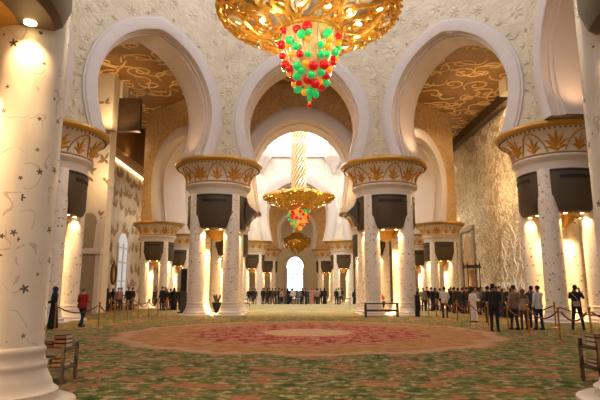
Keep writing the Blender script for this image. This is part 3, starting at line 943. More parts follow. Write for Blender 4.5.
# ------------------------------------------------------------------ chandeliers
def chandelier_main():
    cx, cy = .1, 20.1
    root = tag(empty('chandelier', (cx, cy, 0)), 'huge gold scroll chandelier with red and green crystal drop at the top', 'chandelier', 'gold chandeliers')
    m = MB(); m.lathe([(1.2, 12.25), (1.5, 12.3), (2.2, 12.55), (3.0, 12.9), (3.6, 13.17), (3.78, 13.28), (3.8, 13.5), (3.3, 13.9), (2.2, 14.6), (1.2, 15.4), (.8, 16.2)], 64)
    m.build('dish', M['chmesh'], root)
    m = MB()
    for rr, z, tw in ((3.8, 13.3, .1), (3.68, 13.14, .08), (3.48, 13.04, .055)):
        for ph in (0, PI):
            m.tube([((rr + tw * math.cos(24 * t + ph)) * math.cos(t), (rr + tw * math.cos(24 * t + ph)) * math.sin(t), z + tw * math.sin(24 * t + ph)) for t in [2 * PI * k / 240 for k in range(240)]], tw * .9, 6, closed=True)
    m.build('rope_rim', M['chgold'], root)
    m = MB(); m2 = MB()
    def uz(r): return 12.27 + max(0, (r - 1.3)) * .39 - .06
    def sp(r, a, R0, turns, sgn, tr, mb):
        pts = []; N = int(20 * turns)
        ox, oy = r * math.cos(a), r * math.sin(a)
        for k in range(N + 1):
            t = k / N; b = a + PI + sgn * turns * 2 * PI * t; q = R0 * (1 - .75 * t)
            x, y = ox + q * math.cos(b), oy + q * math.sin(b)
            pts.append((x, y, uz(math.hypot(x, y)) - .05 - .1 * t))
        mb.tube(pts, [tr * (1 - .5 * k / N) for k in range(N + 1)], 7)
    for k in range(16): sp(3.05, 2 * PI * k / 16, .46, 1.7, 1 if k % 2 else -1, .09, m if k % 2 else m2)
    for k in range(13): sp(2.1, 2 * PI * (k + .4) / 13, .42, 1.6, 1 if k % 2 else -1, .075, m2 if k % 2 else m)
    for k in range(32):
        a = 2 * PI * (k + .5) / 32
        pts = [((1.5 + 2.1 * t) * math.cos(a + .16 * math.sin(6 * t + k)), (1.5 + 2.1 * t) * math.sin(a + .16 * math.sin(6 * t + k)), uz(1.5 + 2.1 * t) - .1 - .06 * math.sin(PI * t)) for t in [q / 12 for q in range(13)]]
        m.tube(pts, [.03 + .09 * math.sin(PI * q / 12) for q in range(13)], 6)
    for k in range(90):
        a = R.uniform(0, 2 * PI); r = math.sqrt(R.uniform(2.4, 12.6)); b = R.uniform(0, 6); L = R.uniform(.25, .5)
        x, y = r * math.cos(a), r * math.sin(a)
        pts = [(x + L * t * math.cos(b + t), y + L * t * math.sin(b + t), uz(r) - .1 - .1 * math.sin(PI * t)) for t in [q / 5 for q in range(6)]]
        m.tube(pts, [.02 + .07 * math.sin(PI * q / 5) for q in range(6)], 6)
    m.add(m2.v, m2.f, 1); m.build('scrollwork', [M['chgold'], M['chpale']], root)
    me = MB().ell((0, 0, 0), (.16, .16, .08), 14, 8).mesh('crystal_light', M['chlight'])
    for k in range(16):
        a = 2 * PI * k / 16; ob('crystal_light', me, root, (3.05 * math.cos(a), 3.05 * math.sin(a), 12.78))
    for k in range(13):
        a = 2 * PI * (k + .4) / 13; ob('crystal_light', me, root, (2.1 * math.cos(a), 2.1 * math.sin(a), 12.4))
    m = MB()
    m.tube([(1.32 * math.cos(t), 1.32 * math.sin(t), 12.2) for t in [2 * PI * k / 48 for k in range(48)]], .09, 8, closed=True)
    m.tube([(1.45 * math.cos(t), 1.45 * math.sin(t), 12.26) for t in [2 * PI * k / 48 for k in range(48)]], .07, 8, closed=True)
    m.build('collar', M['chgold'], root)
    m = MB(); m.lathe([(1.15, 12.25), (1.08, 11.8), (.9, 11.2), (.64, 10.6), (.4, 10.15), (.15, 9.85)], 32)
    core = m.build('glass_core', M['chcone'], root)
    m = MB()
    for k in range(20):
        a = 2 * PI * k / 20
        m.tube([(r * math.cos(a), r * math.sin(a), z) for r, z in ((1.18, 12.22), (1.12, 11.8), (.94, 11.2), (.68, 10.6), (.43, 10.15))], .035, 6)
    m.build('core_rods', M['chpale'], root)
    S = {c: MB().ell((0, 0, 0), 1, 16, 10).mesh('crystal_ball', M[c]) for c in ('chred', 'chgreen', 'chorange')}
    prof = [(1.38, 12.5), (1.3, 11.9), (1.1, 11.2), (.85, 10.6), (.6, 10.15), (.36, 9.8)]
    nn = 0
    rings = [(12.0, 1.24, 11), (11.65, 1.24, 15), (11.3, 1.14, 14), (10.95, 1.02, 14), (10.6, .86, 13), (10.25, .7, 12), (9.95, .5, 9), (9.7, .26, 6)]
    for z, r, n in rings:
        for k in range(n):
            a = 2 * PI * (k + R.random() * .6) / n; c = R.choices(['chred', 'chgreen', 'chorange'], (3, 3, 3))[0]
            zz = z + R.uniform(-.16, .16); s = {'chred': R.uniform(.13, .22), 'chgreen': R.uniform(.13, .19), 'chorange': R.uniform(.1, .15)}[c]
            o = ob('crystal_ball', S[c], root, (r * math.cos(a), r * math.sin(a), zz)); o.scale = (s, s, s); nn += 1
    for z, c, s in ((9.55, 'chgreen', .12), (9.38, 'chgreen', .1), (9.22, 'chorange', .07), (9.1, 'chred', .1)):
        o = ob('crystal_ball', S[c], root, (0, 0, z)); o.scale = (s, s, s)
    m = MB(); m.tube([(0, 0, 9.0), (0, 0, 10.0)], .025, 6); m.build('drop_wire', M['chgold'], root)
    m = MB()
    for k in range(10):
        m.tube([(.75 * math.cos(2 * PI * k / 10 + t * 5), .75 * math.sin(2 * PI * k / 10 + t * 5), 15.8 + t * 22.6) for t in [q / 30 for q in range(31)]], .07, 6)
    m.build('twisted_stem', M['chpale'], root)
    for k in range(6):
        a = 2 * PI * k / 6; point('chandelier_lamp', (cx + 2.6 * math.cos(a), cy + 2.6 * math.sin(a), 11.4), 105, (1, .84, .58), .25)
    return root
chandelier_main()
def chandelier_small(cx, cy, dz, k, label, power, src=None, deep=False):
    root = tag(empty('chandelier', (cx, cy, dz)), label, 'chandelier', 'gold chandeliers'); root.scale = (k, k, k)
    if src is None:
        m = MB(); rr = random.Random(4); n = 72
        prof = [(.8, 11.35), (1.8, 11.2), (2.8, 10.98), (3.45, 10.78), (3.6, 10.66), (3.4, 10.45), (2.9, 10.15), (2.2, 9.85), (1.5, 9.6), (.9, 9.42)]
        if deep: prof = [(.5, 12.4), (1.5, 11.7), (2.6, 11.1), (3.6, 10.6), (3.3, 10.2), (2.7, 9.7), (2.1, 9.2), (1.5, 8.75), (.9, 8.35), (.2, 8.0)]
        m.lathe(prof, n)
        m.v = [(x * (1 + rr.uniform(-.03, .03)), y * (1 + rr.uniform(-.03, .03)), z + rr.uniform(-.07, .07)) for x, y, z in m.v]
        for q in range(420):
            t = rr.random() * 8.99; i = int(t); u = t - i; r = prof[i][0] * (1 - u) + prof[i + 1][0] * u; z = prof[i][1] * (1 - u) + prof[i + 1][1] * u
            a = rr.uniform(0, 2 * PI); m.ell((r * math.cos(a), r * math.sin(a), z), rr.uniform(.06, .16), 6, 4)
        m.build('dish', M['chgold2'], root, angle=20)
        cl = MB().ell((0, 0, 0), 1, 6, 4).mesh('crystal_light', M['chlight'])
        for q in range(95):
            t = rr.random() * 8.99; i = int(t); u = t - i; r = prof[i][0] * (1 - u) + prof[i + 1][0] * u; z = prof[i][1] * (1 - u) + prof[i + 1][1] * u
            a = rr.uniform(0, 2 * PI); o = ob('crystal_light', cl, root, (r * math.cos(a) * 1.02, r * math.sin(a) * 1.02, z - .03)); w_ = rr.uniform(.03, .055); o.scale = (w_, w_, w_)
        m = MB()
        for q in range(14):
            m.tube([((.7 + .25 * max(0, t - .8) * 5) * math.cos(2 * PI * q / 14 + t * 6), (.7 + .25 * max(0, t - .8) * 5) * math.sin(2 * PI * q / 14 + t * 6), 11.2 + t * 7.6) for t in [w / 36 for w in range(37)]], .085, 6)
        for q in range(70):
            z = rr.uniform(11.6, 18.4); a = rr.uniform(0, 6.28)
            m.tube([(.75 * math.cos(a), .75 * math.sin(a), z), (1.02 * math.cos(a), 1.02 * math.sin(a), z + .12)], [.05, .012], 5)
        m.build('twisted_stem', M['chpale'], root)
        m = MB(); m.lathe([(.56, 11.2), (.56, 18.6)], 20); m.build('stem_core', M['chmesh'], root)
        if deep:
            sp_ = MB()
            for q in range(60):
                a = rr.uniform(0, 6.28); e_ = rr.uniform(-.9, .5); b_ = Vector((2.6 * math.cos(a), 2.6 * math.sin(a), 10.4 + e_)); d_ = Vector((math.cos(a), math.sin(a), e_ * .9)).normalized()
                sp_.tube([b_, b_ + d_ * rr.uniform(.6, 1.3)], [.1, .02], 5)
            sp_.build('gilt_rays', M['chgold'], root)
            for q in range(4):
                a = PI / 2 * q; point('chandelier_lamp', (cx + 4.4 * k * math.cos(a), cy + 4.4 * k * math.sin(a), dz + 9.2 * k), power, (1, .8, .5), .3)
            return root
        m = MB(); m.lathe([(.7, 9.5), (.85, 9.0), (.85, 8.5), (.6, 8.0), (.2, 7.65)], 24); m.build('glass_core', M['chcone'], root)
        S = {c: MB().ell((0, 0, 0), 1, 10, 6).mesh('crystal_ball', M[c]) for c in ('chred', 'chgreen', 'chorange')}
        for z, r, n in ((9.2, .92, 13), (8.85, .98, 14), (8.5, .96, 13), (8.15, .78, 11), (7.85, .5, 8), (7.6, .2, 4)):
            for q in range(n):
                a = 2 * PI * (q + rr.random() * .5) / n; c = rr.choice(['chred', 'chgreen', 'chorange']); s = rr.uniform(.12, .2)
                o = ob('crystal_ball', S[c], root, (r * math.cos(a), r * math.sin(a), z + rr.uniform(-.1, .1))); o.scale = (s, s, s)
    else:
        for ch in src.children: copy_tree(ch, root)
    for q in range(4):
        a = PI / 4 + PI / 2 * q; point('chandelier_lamp', (cx + 4.2 * k * math.cos(a), cy + 4.2 * k * math.sin(a), dz + 9.6 * k), power, (1, .8, .5), .3)
    return root
c2 = chandelier_small(.02, 50.4, 0, 1, 'second gold chandelier hanging in the middle arch with pale twisted stem', 90)
c3 = chandelier_small(.08, 83, .9, .8, 'farthest small gold chandelier just above the bright doorway', 80, None, True)

# ------------------------------------------------------------------ rope barrier
POSTS = {}
pm = {}
m = MB(); m.lathe([(.17, 0), (.17, .015), (.15, .03), (.06, .045), (.03, .07)], 20); pm['foot'] = m.mesh('foot', M['brass'])
m = MB(); m.lathe([(.028, .04), (.028, .93)], 12); pm['pole'] = m.mesh('pole', M['brass'])
m = MB(); m.lathe([(.03, .88), (.045, .9), (.045, .94), (.03, .96), (.028, .98), (.05, 1.01), (.052, 1.04), (.03, 1.08), (.005, 1.09)], 14); pm['knob'] = m.mesh('finial', M['brass'])
def stanchion(x, y, label):
    r = tag(empty('stanchion', (x, y, 0)), label, 'barrier post', 'brass rope barrier posts')
    ob('foot', pm['foot'], r); ob('pole', pm['pole'], r); ob('finial', pm['knob'], r)
ORD = ['first', 'second', 'third', 'fourth', 'fifth', 'sixth', 'seventh', 'eighth', 'ninth', 'tenth', 'eleventh', 'twelfth', 'thirteenth', 'fourteenth', 'fifteenth', 'sixteenth', 'seventeenth', 'eighteenth', 'nineteenth', 'twentieth']
def rope(a, b, label, sag=.27):
    pts = []
    a = Vector((a[0], a[1], .92)); b = Vector((b[0], b[1], .92)); d = (b - a).normalized()
    a = a + d * .078; b = b - d * .078
    for k in range(17):
        t = k / 16; p = a.lerp(b, t); p.z -= sag * 4 * t * (1 - t); pts.append(p)
    m = MB(); m.tube(pts, .026, 8)
    o = m.build('barrier_rope', M['rope'])
    tag(o, label, 'rope', 'red ropes between the brass posts')
    for u, v in ((pts[0], pts[1]), (pts[-1], pts[-2])): e = MB(); e.tube([u, u.lerp(v, .6)], .03, 8); e.build('rope_end', M['brass'], o)
LP = [(-10.05, 21.0), (-8.8, 22.3), (-8.72, 23.95), (-8.74, 25.9), (-8.8, 27.9), (-8.8, 29.9), (-8.82, 31.9), (-8.7, 33.7)]
RP = [(8.45, 15.75), (7.72, 16.2), (7.85, 18.6), (7.9, 20.5), (7.8, 22.3), (7.72, 24.3), (7.68, 26.1), (7.66, 27.9), (7.66, 29.8), (7.76, 31.9)]
for i, p in enumerate(LP):
    stanchion(p[0], p[1], 'brass post in the left rope barrier, %s counting from the near column' % ORD[i])
    if i: rope(LP[i - 1], p, 'dark red rope, %s span of the left barrier from the near column' % ORD[i - 1])
for i, p in enumerate(RP):
    stanchion(p[0], p[1], 'brass post in the right rope barrier, %s counting from the right edge' % ORD[i])
    if i: rope(RP[i - 1], p, 'dark red rope, %s span of the right barrier from the right edge' % ORD[i - 1])
stanchion(10.5, 21.9, 'brass post behind the barrier, just left of the man with phone')
stanchion(-13.5, 31.0, 'brass post behind the person in the red jacket')
rope((7.8, 22.3), (10.5, 21.9), 'dark red rope running back to the post beside the man with phone', .35)
rope((10.5, 21.9), (13.0, 20.0), 'dark red rope passing behind the man with phone', .35)
rope((8.45, 15.75), (10.6, 16.2), 'dark red rope leaving the picture at the right edge', .3)
stanchion(13.0, 20.0, 'brass post at the far right behind the man with phone')
stanchion(10.6, 16.2, 'brass post beyond the right edge end of the barrier')
# cross barrier far left
CP = [(-14.0, 36.0 + .0), (-12.4, 36.6), (-10.8, 37.0), (-9.3, 37.0)]
CP = [(-12.6, 34.6), (-11.3, 35.0), (-10.0, 35.0)]
for i, p in enumerate(CP):
    stanchion(p[0], p[1], 'brass post in the short far left barrier, %s from the left' % ORD[i])
    if i: rope(CP[i - 1], p, 'dark red rope in the short far left barrier, %s span from the left' % ORD[i - 1])

# ------------------------------------------------------------------ small furniture
def rack(name, cx, cy, w, d, h, zs, label, cat, m, rz=0):
    r = tag(empty(name, (cx, cy, 0), rz), label, cat)
    for sx in (-1, 1):
        for sy in (-1, 1):
            MB().box((sx * (w / 2 - .035), sy * (d / 2 - .035), h / 2), (.05, .05, h)).build('leg', m, r, smooth=False)
    for z in zs:
        mb = MB(); mb.box((0, 0, z), (w - .02, d - .02, .04))
        mb.box((0, -d / 2 + .02, z + .0), (w - .02, .03, .07)); mb.box((0, d / 2 - .02, z + .0), (w - .02, .03, .07))
        mb.build('shelf', m, r, smooth=False)
    return r
BC = [(150, 96, 44), (98, 52, 26), (196, 140, 58), (206, 196, 176), (120, 60, 34), (168, 128, 84), (90, 70, 50)]
BM = [mat('book_cover_%d' % i, c, .5, 0, .1, 10) for i, c in enumerate(BC)]
PAGE = mat('book_pages', (226, 214, 190), .8, 0, .1, 40)
CN = ['ochre', 'dark brown', 'golden', 'cream', 'russet', 'tan', 'grey brown']
def book(x, y, z, w, d, t, ci, label, group, rz=0):
    r = tag(empty('book', (x, y, z), rz), label, 'book', group)
    mb = MB(); mb.box((0, 0, .006), (w, d, .012)); mb.box((0, 0, t - .006), (w, d, .012)); mb.box((0, -d / 2 + .006, t / 2), (w, .012, t)); mb.build('cover', BM[ci], r, smooth=False)
    MB().box((0, .004, t / 2), (w - .02, d - .02, t - .026)).build('pages', PAGE, r, smooth=False)
rack('book_rack', -5.16, 9.5, 1.3, .62, .66, (.24, .56), 'low two tier wooden book rack beside the near left column', 'rack', M['woodlight'])
rack('book_rack', 5.22, 9.15, 1.3, .62, .74, (.26, .6), 'low two tier dark book rack at the lower right corner', 'rack', M['wood'])
for bx, by, tops, side, g in ((-5.16, 9.5, (.24, .56), 'left', 'books on the left rack'), (5.22, 9.15, (.26, .6), 'right', 'books on the right rack')):
    for ti, zt in enumerate(tops):
        for i in range(5):
            x = bx - .48 + i * .24; n = 3 if (i + ti) % 2 else 2
            z = zt + .021
            for q in range(n):
                t = R.uniform(.05, .08); ci = (i * 3 + ti * 2 + q * 4) % 7 if side == 'left' else (1, 6, 4, 1, 6)[i]
                book(x + R.uniform(-.006, .006), by + R.uniform(-.02, .02), z, .21, .3, t, ci,
                     '%s book on the %s shelf of the %s rack, %s from left%s' % (CN[ci], ('lower', 'upper')[ti], side, ORD[i], (', lowest', ', second up', ', third up')[q]), g)
                z += t + .001
# low wooden barrier bench before the right middle column
r = tag(empty('low_bench', (4.67, 30.75, 0)), 'low dark wooden rail bench in front of the right middle column', 'bench')
for sx in (-1, 1):
    for sy in (-1, 1): MB().box((sx * .94, sy * .16, .4), (.09, .08, .8)).build('leg', M['wood'], r, smooth=False)
MB().box((0, 0, .78), (2.0, .44, .07)).build('top_board', M['wood'], r, smooth=False)
MB().box((0, 0, .38), (1.86, .34, .12)).build('lower_shelf', M['wood'], r, smooth=False)
rack('low_shelf', -5.2, 50.2, 1.0, .4, .75, (.3, .68), 'small low shelf far back, right of the left middle column', 'shelf', M['woodlight'])
rack('low_shelf', 5.0, 55.6, 1.2, .4, .7, (.28, .63), 'small low shelf far back, left of the right middle column', 'shelf', M['woodlight'])
# slim dark display totem
r = tag(empty('display_totem', (-8.2, 36.3, 0)), 'slim tall dark grey panel standing left of the left middle column', 'display')
MB().box((0, 0, .03), (.7, .5, .06)).build('base_plate', M['blackmetal'], r, smooth=False)
MB().box((0, 0, 1.55), (.42, .14, 3.0)).build('panel', M['greymetal'], r, smooth=False)
MB().box((0, -.075, 2.2), (.34, .02, 1.4)).build('screen', M['blackmetal'], r, smooth=False)
r = tag(empty('sign_stand', (-12.6, 49.0, 0)), 'tall thin post with flat head above the far left crowd', 'stand')
m = MB(); m.lathe([(.3, 0), (.3, .04), (.05, .08), (.04, 2.85)], 14); m.build('pole', M['blackmetal'], r)
MB().box((0, 0, 2.95), (.75, .3, .2)).build('head', M['blackmetal'], r, smooth=False)
r = tag(empty('bollard', (6.9, 31.2, 0)), 'short dark square post right of the right middle column', 'post')
MB().box((0, 0, .62), (.24, .24, 1.24)).build('body', M['blackmetal'], r, smooth=False)
MB().box((0, 0, 1.26), (.3, .3, .06)).build('cap', M['wood'], r, smooth=False)
# pots between the shafts of the middle columns
r = tag(empty('flower_urn', (-5.95, 36.9, 0)), 'dark urn with leafy sprigs seen between the shafts of the left middle column', 'urn')
m = MB(); m.lathe([(.2, 0), (.22, .05), (.14, .12), (.26, .35), (.34, .6), (.36, .7), (.3, .72)], 20); m.build('pot', M['blackmetal'], r)
m = MB()
for k in range(16):
    a = k * 2.4; l = R.uniform(.25, .6)
    m.tube([(.1 * math.cos(a), .1 * math.sin(a), .7), (.22 * math.cos(a), .22 * math.sin(a), .7 + l * .7), (.3 * math.cos(a), .3 * math.sin(a), .7 + l)], [.03, .05, .01], 5)
m.build('sprigs', mat('dry_foliage', (84, 62, 40), .7, 0, .3, 9), r)
r = tag(empty('flower_urn', (5.65, 36.9, 0)), 'red flowers in a dark urn seen behind the bench through the right middle column', 'urn')
m = MB(); m.lathe([(.2, 0), (.22, .05), (.14, .12), (.26, .35), (.34, .6), (.36, .75), (.3, .77)], 20); m.build('pot', M['blackmetal'], r)
m = MB()
for k in range(20):
    a = k * 2.4; q = .28 * math.sqrt(k / 20); m.ell((q * math.cos(a), q * math.sin(a), .95 + .25 * (1 - k / 20)), .1, 8, 6)
m.build('blossoms', mat('red_blossom', (176, 70, 48), .7, 0, .3, 9), r)
# tall wooden lantern kiosk at the gilded wall
r = tag(empty('wooden_kiosk', (15.3, 45.5, 0)), 'dark carved wooden kiosk with open sides by the gilded wall', 'kiosk')
r.scale = (.72, .72, 1)
MB().box((0, 0, .9), (1.7, 1.7, 1.8)).build('body', M['wood'], r, smooth=False)
for sx in (-1, 1):
    for sy in (-1, 1):
        m = MB(); m.lathe([(.09, 1.8), (.06, 2.0), (.06, 3.3), (.09, 3.5)], 10, (sx * .72, sy * .72, 0)); m.build('post', M['wood'], r)
m = MB(); m.box((0, 0, 3.55), (1.8, 1.8, .16)); m.box((0, 0, 3.68), (1.5, 1.5, .12)); m.build('roof', M['wood'], r, smooth=False)
for sx in (-1, 1):
    for sy in (-1, 1):
        m = MB(); m.lathe([(.08, 3.6), (.1, 3.8), (.04, 3.95), (.01, 4.15)], 10, (sx * .75, sy * .75, 0)); m.build('finial', M['wood'], r)
m = MB(); m.lathe([(.4, 1.8), (.45, 2.2), (.42, 3.0), (.2, 3.3)], 14); m.build('lantern_glass', M['brownwall'], r)
r = tag(empty('wall_ornament', (-HX + .01, 47.8, 3.0)), 'dark oval wooden ornament hanging on the left wall', 'ornament')
m = MB(); m.tube([(.06, .55 * math.cos(t), .85 * math.sin(t)) for t in [2 * PI * k / 28 for k in range(28)]], .14, 8, closed=True); m.build('oval_frame', M['wood'], r)
m = MB(); m.ell((.03, 0, 0), (.04, .5, .8), 20, 10); m.build('oval_plate', M['gold'], r)
m = MB(); m.lathe([(.05, .9), (.12, 1.0), (.04, 1.2), (.01, 1.35)], 10, (.06, 0, 0)); m.build('crest', M['wood'], r)
# ------------------------------------------------------------------ people
SKIN = [mat('skin_%d' % i, c, .55, 0, .06, 12) for i, c in enumerate([(196, 148, 118), (150, 104, 78), (112, 74, 54)])]
EYE = mat('eye_dark', (24, 18, 16), .3, 0, .05, 3)
LIP = mat('lip', (150, 84, 76), .5, 0, .05, 3)
CL = {}
def cloth(c):
    if c not in CL: CL[c] = mat('cloth_%d_%d_%d' % c, c, .85, 0, .2, 9, bump=.15)
    return CL[c]
BLACK, NAVY, CHAR, JEAN, WHITE, CREAM_, RED, GREY, BROWN, TAN_, PINK, BLUE, HAIR = (26, 24, 26), (34, 40, 62), (54, 52, 54), (46, 54, 78), (214, 206, 198), (206, 192, 172), (176, 36, 30), (128, 122, 118), (84, 58, 42), (168, 138, 108), (190, 132, 126), (70, 96, 150), (24, 18, 16)

def remesh(mb, name, vox, mats, smooth_it=5):
    me = bpy.data.meshes.new('tmp'); me.from_pydata(mb.v, [], mb.f)
    o = bpy.data.objects.new('tmp', me); COL.objects.link(o)
    md = o.modifiers.new('r', 'REMESH'); md.mode = 'VOXEL'; md.voxel_size = vox; md.adaptivity = 0
    if smooth_it:
        sm = o.modifiers.new('s', 'SMOOTH'); sm.factor = .5; sm.iterations = smooth_it
    dg = bpy.context.evaluated_depsgraph_get(); dg.update()
    nm = bpy.data.meshes.new_from_object(o.evaluated_get(dg)); nm.name = name
    bpy.data.objects.remove(o); bpy.data.meshes.remove(me)
    nm.materials.clear()
    for m in mats: nm.materials.append(m)
    nm.polygons.foreach_set('use_smooth', [True] * len(nm.polygons))
    return nm

def cap(mb, a, b, ra, rb, n=10):
    a, b = Vector(a), Vector(b); d = b - a; L = d.length; t = d / L
    pts = []; rs = []
    for k in range(4):
        an = PI / 2 * k / 4; pts.append(a - t * ra * math.cos(an)); rs.append(max(.002, ra * math.sin(an)))
    pts += [a, a.lerp(b, .5), b]; rs += [ra, (ra + rb) / 2, rb]
    for k in range(1, 5):
        an = PI / 2 * k / 4; pts.append(b + t * rb * math.sin(an)); rs.append(max(.002, rb * math.cos(an)))
    mb.tube(pts, rs, n)

# arms: (elbow, wrist, hand direction) for the right (+x) arm; figures face -y
ARMS = {
    'down': ((.255, .03, 1.13), (.265, -.05, .90), (.05, -.15, -1)),
    'phone': ((.24, -.22, 1.24), (.10, -.40, 1.50), (-.2, -.15, 1)),
    'fold': ((.25, -.04, 1.14), (.06, -.22, 1.10), (-1, -.25, .1)),
    'hip': ((.33, .06, 1.15), (.19, -.08, 1.02), (-.5, -.6, -.4)),
    'bent': ((.25, .02, 1.13), (.18, -.26, 1.12), (-.2, -1, .1)),
    'bag': ((.27, .04, 1.13), (.29, -.02, .88), (0, -.1, -1)),
    'chin': ((.22, -.16, 1.18), (.07, -.22, 1.40), (-.3, -.1, 1)),
}
LEGS = {
    'stand': (((.10, -.01, .50), (.11, .03, .09)), ((-.10, -.01, .50), (-.11, .03, .09))),
    'walk': (((.10, -.12, .52), (.10, -.12, .10)), ((-.09, .02, .50), (-.09, .22, .13))),
    'wide': (((.14, -.02, .50), (.19, .03, .09)), ((-.14, -.02, .50), (-.19, .03, .09))),
    'shift': (((.09, -.06, .51), (.14, -.06, .09)), ((-.10, .0, .50), (-.10, .04, .09))),
}
def body_meshes(armR, armL, legs, slim=1.0, robe=None, near=True, head_turn=0.0, key=''):
    """returns meshes {part: mesh} of one figure 1.75 m tall"""
    vox = .0095 if near else .02
    hz = 1.625
    out = {}
    b = MB()
    def torso(mb, g=0.0, top=1.0):
        mb.loft([((0, .01, .86), .15 * slim + g, .105 + g), ((0, .01, .95), .168 * slim + g, .115 + g), ((0, .0, 1.08), .145 * slim + g, .10 + g), ((0, -.005, 1.22), .165 * slim + g, .112 + g), ((0, 0, 1.34), .178 * slim + g, .112 + g), ((0, .01, 1.42), .16 * slim + g, .085 + g), ((0, .012, 1.465), .085 * slim + g, .062 + g)], 18)
        for s in (-1, 1): mb.ell((s * .165 * slim, .01, 1.395), (.062 + g, .06 + g, .062 + g), 10, 8)
    def arms(mb, g=0.0, upto=1.0, hands=True):
        for sd, nm in ((1, armR), (-1, armL)):
            e, wv, hd = ARMS[nm]
            S = Vector((sd * .185 * slim, .01, 1.40)); E_ = Vector((sd * e[0], e[1], e[2])); Wv = Vector((sd * wv[0], wv[1], wv[2])); H = Vector((sd * hd[0], hd[1], hd[2])).normalized()
            cap(mb, S, E_, .052 + g, .04 + g); cap(mb, E_, E_.lerp(Wv, upto), .041 + g, .028 + g * 1.1)
            if hands:
                side = H.cross(Vector((0, 1, 0)) if abs(H.y) < .8 else Vector((0, 0, 1))).normalized()
                nrm = side.cross(H).normalized()
                for q in (-.022, 0, .022): cap(mb, Wv + side * q * .7, Wv + H * .088 + side * q, .017, .016, 8)
                for q, L in ((-.031, .062), (-.0105, .076), (.0105, .072), (.031, .055)):
                    p0 = Wv + H * .085 + side * q; p1 = p0 + (H * .9 - nrm * .25) * L * .55 + side * q * .12; p2 = p1 + (H * .75 - nrm * .6) * L * .5
                    cap(mb, p0, p1, .0095, .0088, 7); cap(mb, p1, p2, .0088, .0075, 7)
                tb = Wv + H * .025 + side * .025 * (-sd); t1 = tb + (H * .6 + side * (-sd) * .8) * .042; t2 = t1 + (H * .95 + side * (-sd) * .2) * .034
                cap(mb, tb, t1, .0125, .0105, 7); cap(mb, t1, t2, .0105, .0085, 7)
    def legsf(mb, g=0.0, low=1.0):
        for sd, (kn, an) in zip((1, -1), LEGS[legs]):
            Hp = Vector((sd * .085 * slim, .01, .90)); K = Vector(kn); A = Vector(an)
            cap(mb, Hp, K, .082 * slim + g, .054 + g, 12); cap(mb, K, K.lerp(A, low), .053 + g, .036 + g * 1.3, 12)
    torso(b); arms(b)
    legsf(b)
    for sd, (kn, an) in zip((1, -1), LEGS[legs]):
        cap(b, (an[0], an[1] + .02, an[2] - .045), (an[0] + sd * .02, an[1] - .15, an[2] - .055), .036, .03)
    cap(b, (0, .015, 1.43), (0, 0, 1.55), .056, .05)
    ca, sa = math.cos(head_turn), math.sin(head_turn)
    def hp(x, y, z): return (x * ca - y * sa, x * sa + y * ca, hz + z)
    def hell(c, r): b.ell(hp(*c), r, 14, 10, mat=Matrix.Rotation(head_turn, 3, 'Z'))
    hell((0, .008, .03), (.076, .096, .092)); hell((0, -.018, -.035), (.06, .07, .078)); hell((0, -.05, -.088), (.03, .03, .022))
    cap(b, hp(0, -.088, .015), hp(0, -.108, -.024), .009, .014, 8)
    for s in (-1, 1):
        hell((s * .076, .012, -.005), (.011, .02, .032)); hell((s * .032, -.08, .025), (.022, .012, .008))
    me = remesh(b, 'body', vox, [SKIN[0], EYE, LIP], 2 if near else 3)
    if near:
        for p in me.polygons:
            c = p.center
            for s in (-1, 1):
                e = Vector(hp(s * .031, -.086, .008))
                if (c - e).length < .0115: p.material_index = 1
            l = Vector(hp(0, -.087, -.055))
            if abs(c.z - l.z) < .008 and (c - l).length < .026: p.material_index = 2
    out['body'] = me
    vx = .013 if near else .024
    if robe:
        t = MB()
        t.loft([((0, .01, .05), .27, .22), ((0, .01, .35), .235, .19), ((0, .01, .7), .205, .16), ((0, .01, .95), .19, .14), ((0, 0, 1.1), .175, .13), ((0, 0, 1.34), .2, .132), ((0, .01, 1.43), .175, .1), ((0, .012, 1.485), .08, .07)], 20)
        arms(t, .022, .96, False); torso(t, .02)
        out['robe'] = remesh(t, 'robe', vx, [cloth(BLACK)], 3)
        leg_t = None
    else:
        t = MB(); torso(t, .016); arms(t, .015, .93, False)
        t.loft([((0, .01, .82), .178 * slim, .128), ((0, .01, .95), .186 * slim, .132), ((0, 0, 1.1), .165 * slim, .118)], 18)
        out['shirt'] = remesh(t, 'shirt', vx, [cloth(BLACK)], 3)
        t = MB(); legsf(t, .013, .93)
        t.loft([((0, .01, .84), .16 * slim, .115), ((0, .01, .92), .178 * slim, .124), ((0, .01, .99), .172 * slim, .12)], 18)
        out['trousers'] = remesh(t, 'trousers', vx, [cloth(CHAR)], 3)
    for sd, (kn, an) in zip((1, -1), LEGS[legs]):
        s_ = MB()
        x, y, z = an
        bz = z - .09
        s_.loft([((x, y - .05, bz + .0), .05, .145), ((x, y - .05, bz + .03), .052, .148), ((x, y - .03, bz + .06), .047, .115), ((x, y + .02, bz + .09), .045, .06), ((x, y + .02, bz + .11), .042, .05)], 14)
        out['shoe%d' % sd] = s_.mesh('shoe', cloth(BLACK))
    # hair cap
    h = MB(); h.ell(hp(0, .014, .036), (.083, .102, .096), 20, 14, mat=Matrix.Rotation(head_turn, 3, 'Z'))
    keep = []
    def front(p):
        x = p[0] * ca + p[1] * sa; y = -p[0] * sa + p[1] * ca; z = p[2] - hz
        return (y < -.035 and z < .075) or z < -.06 or (y < .0 and z < .0)
    idx = set(i for i, p in enumerate(h.v) if front(p))
    h.f = [f for f in h.f if not all(i in idx for i in f)]; h.m = h.m[:len(h.f)]
    out['hair'] = h.mesh('hair', cloth(HAIR))
    # headscarf
    k = MB(); k.ell(hp(0, .012, .02), (.098, .118, .122), 18, 12, mat=Matrix.Rotation(head_turn, 3, 'Z'))
    def face(p):
        x = p[0] * ca + p[1] * sa; y = -p[0] * sa + p[1] * ca; z = p[2] - hz
        return y < -.055 and abs(x) < .062 and -.09 < z < .075
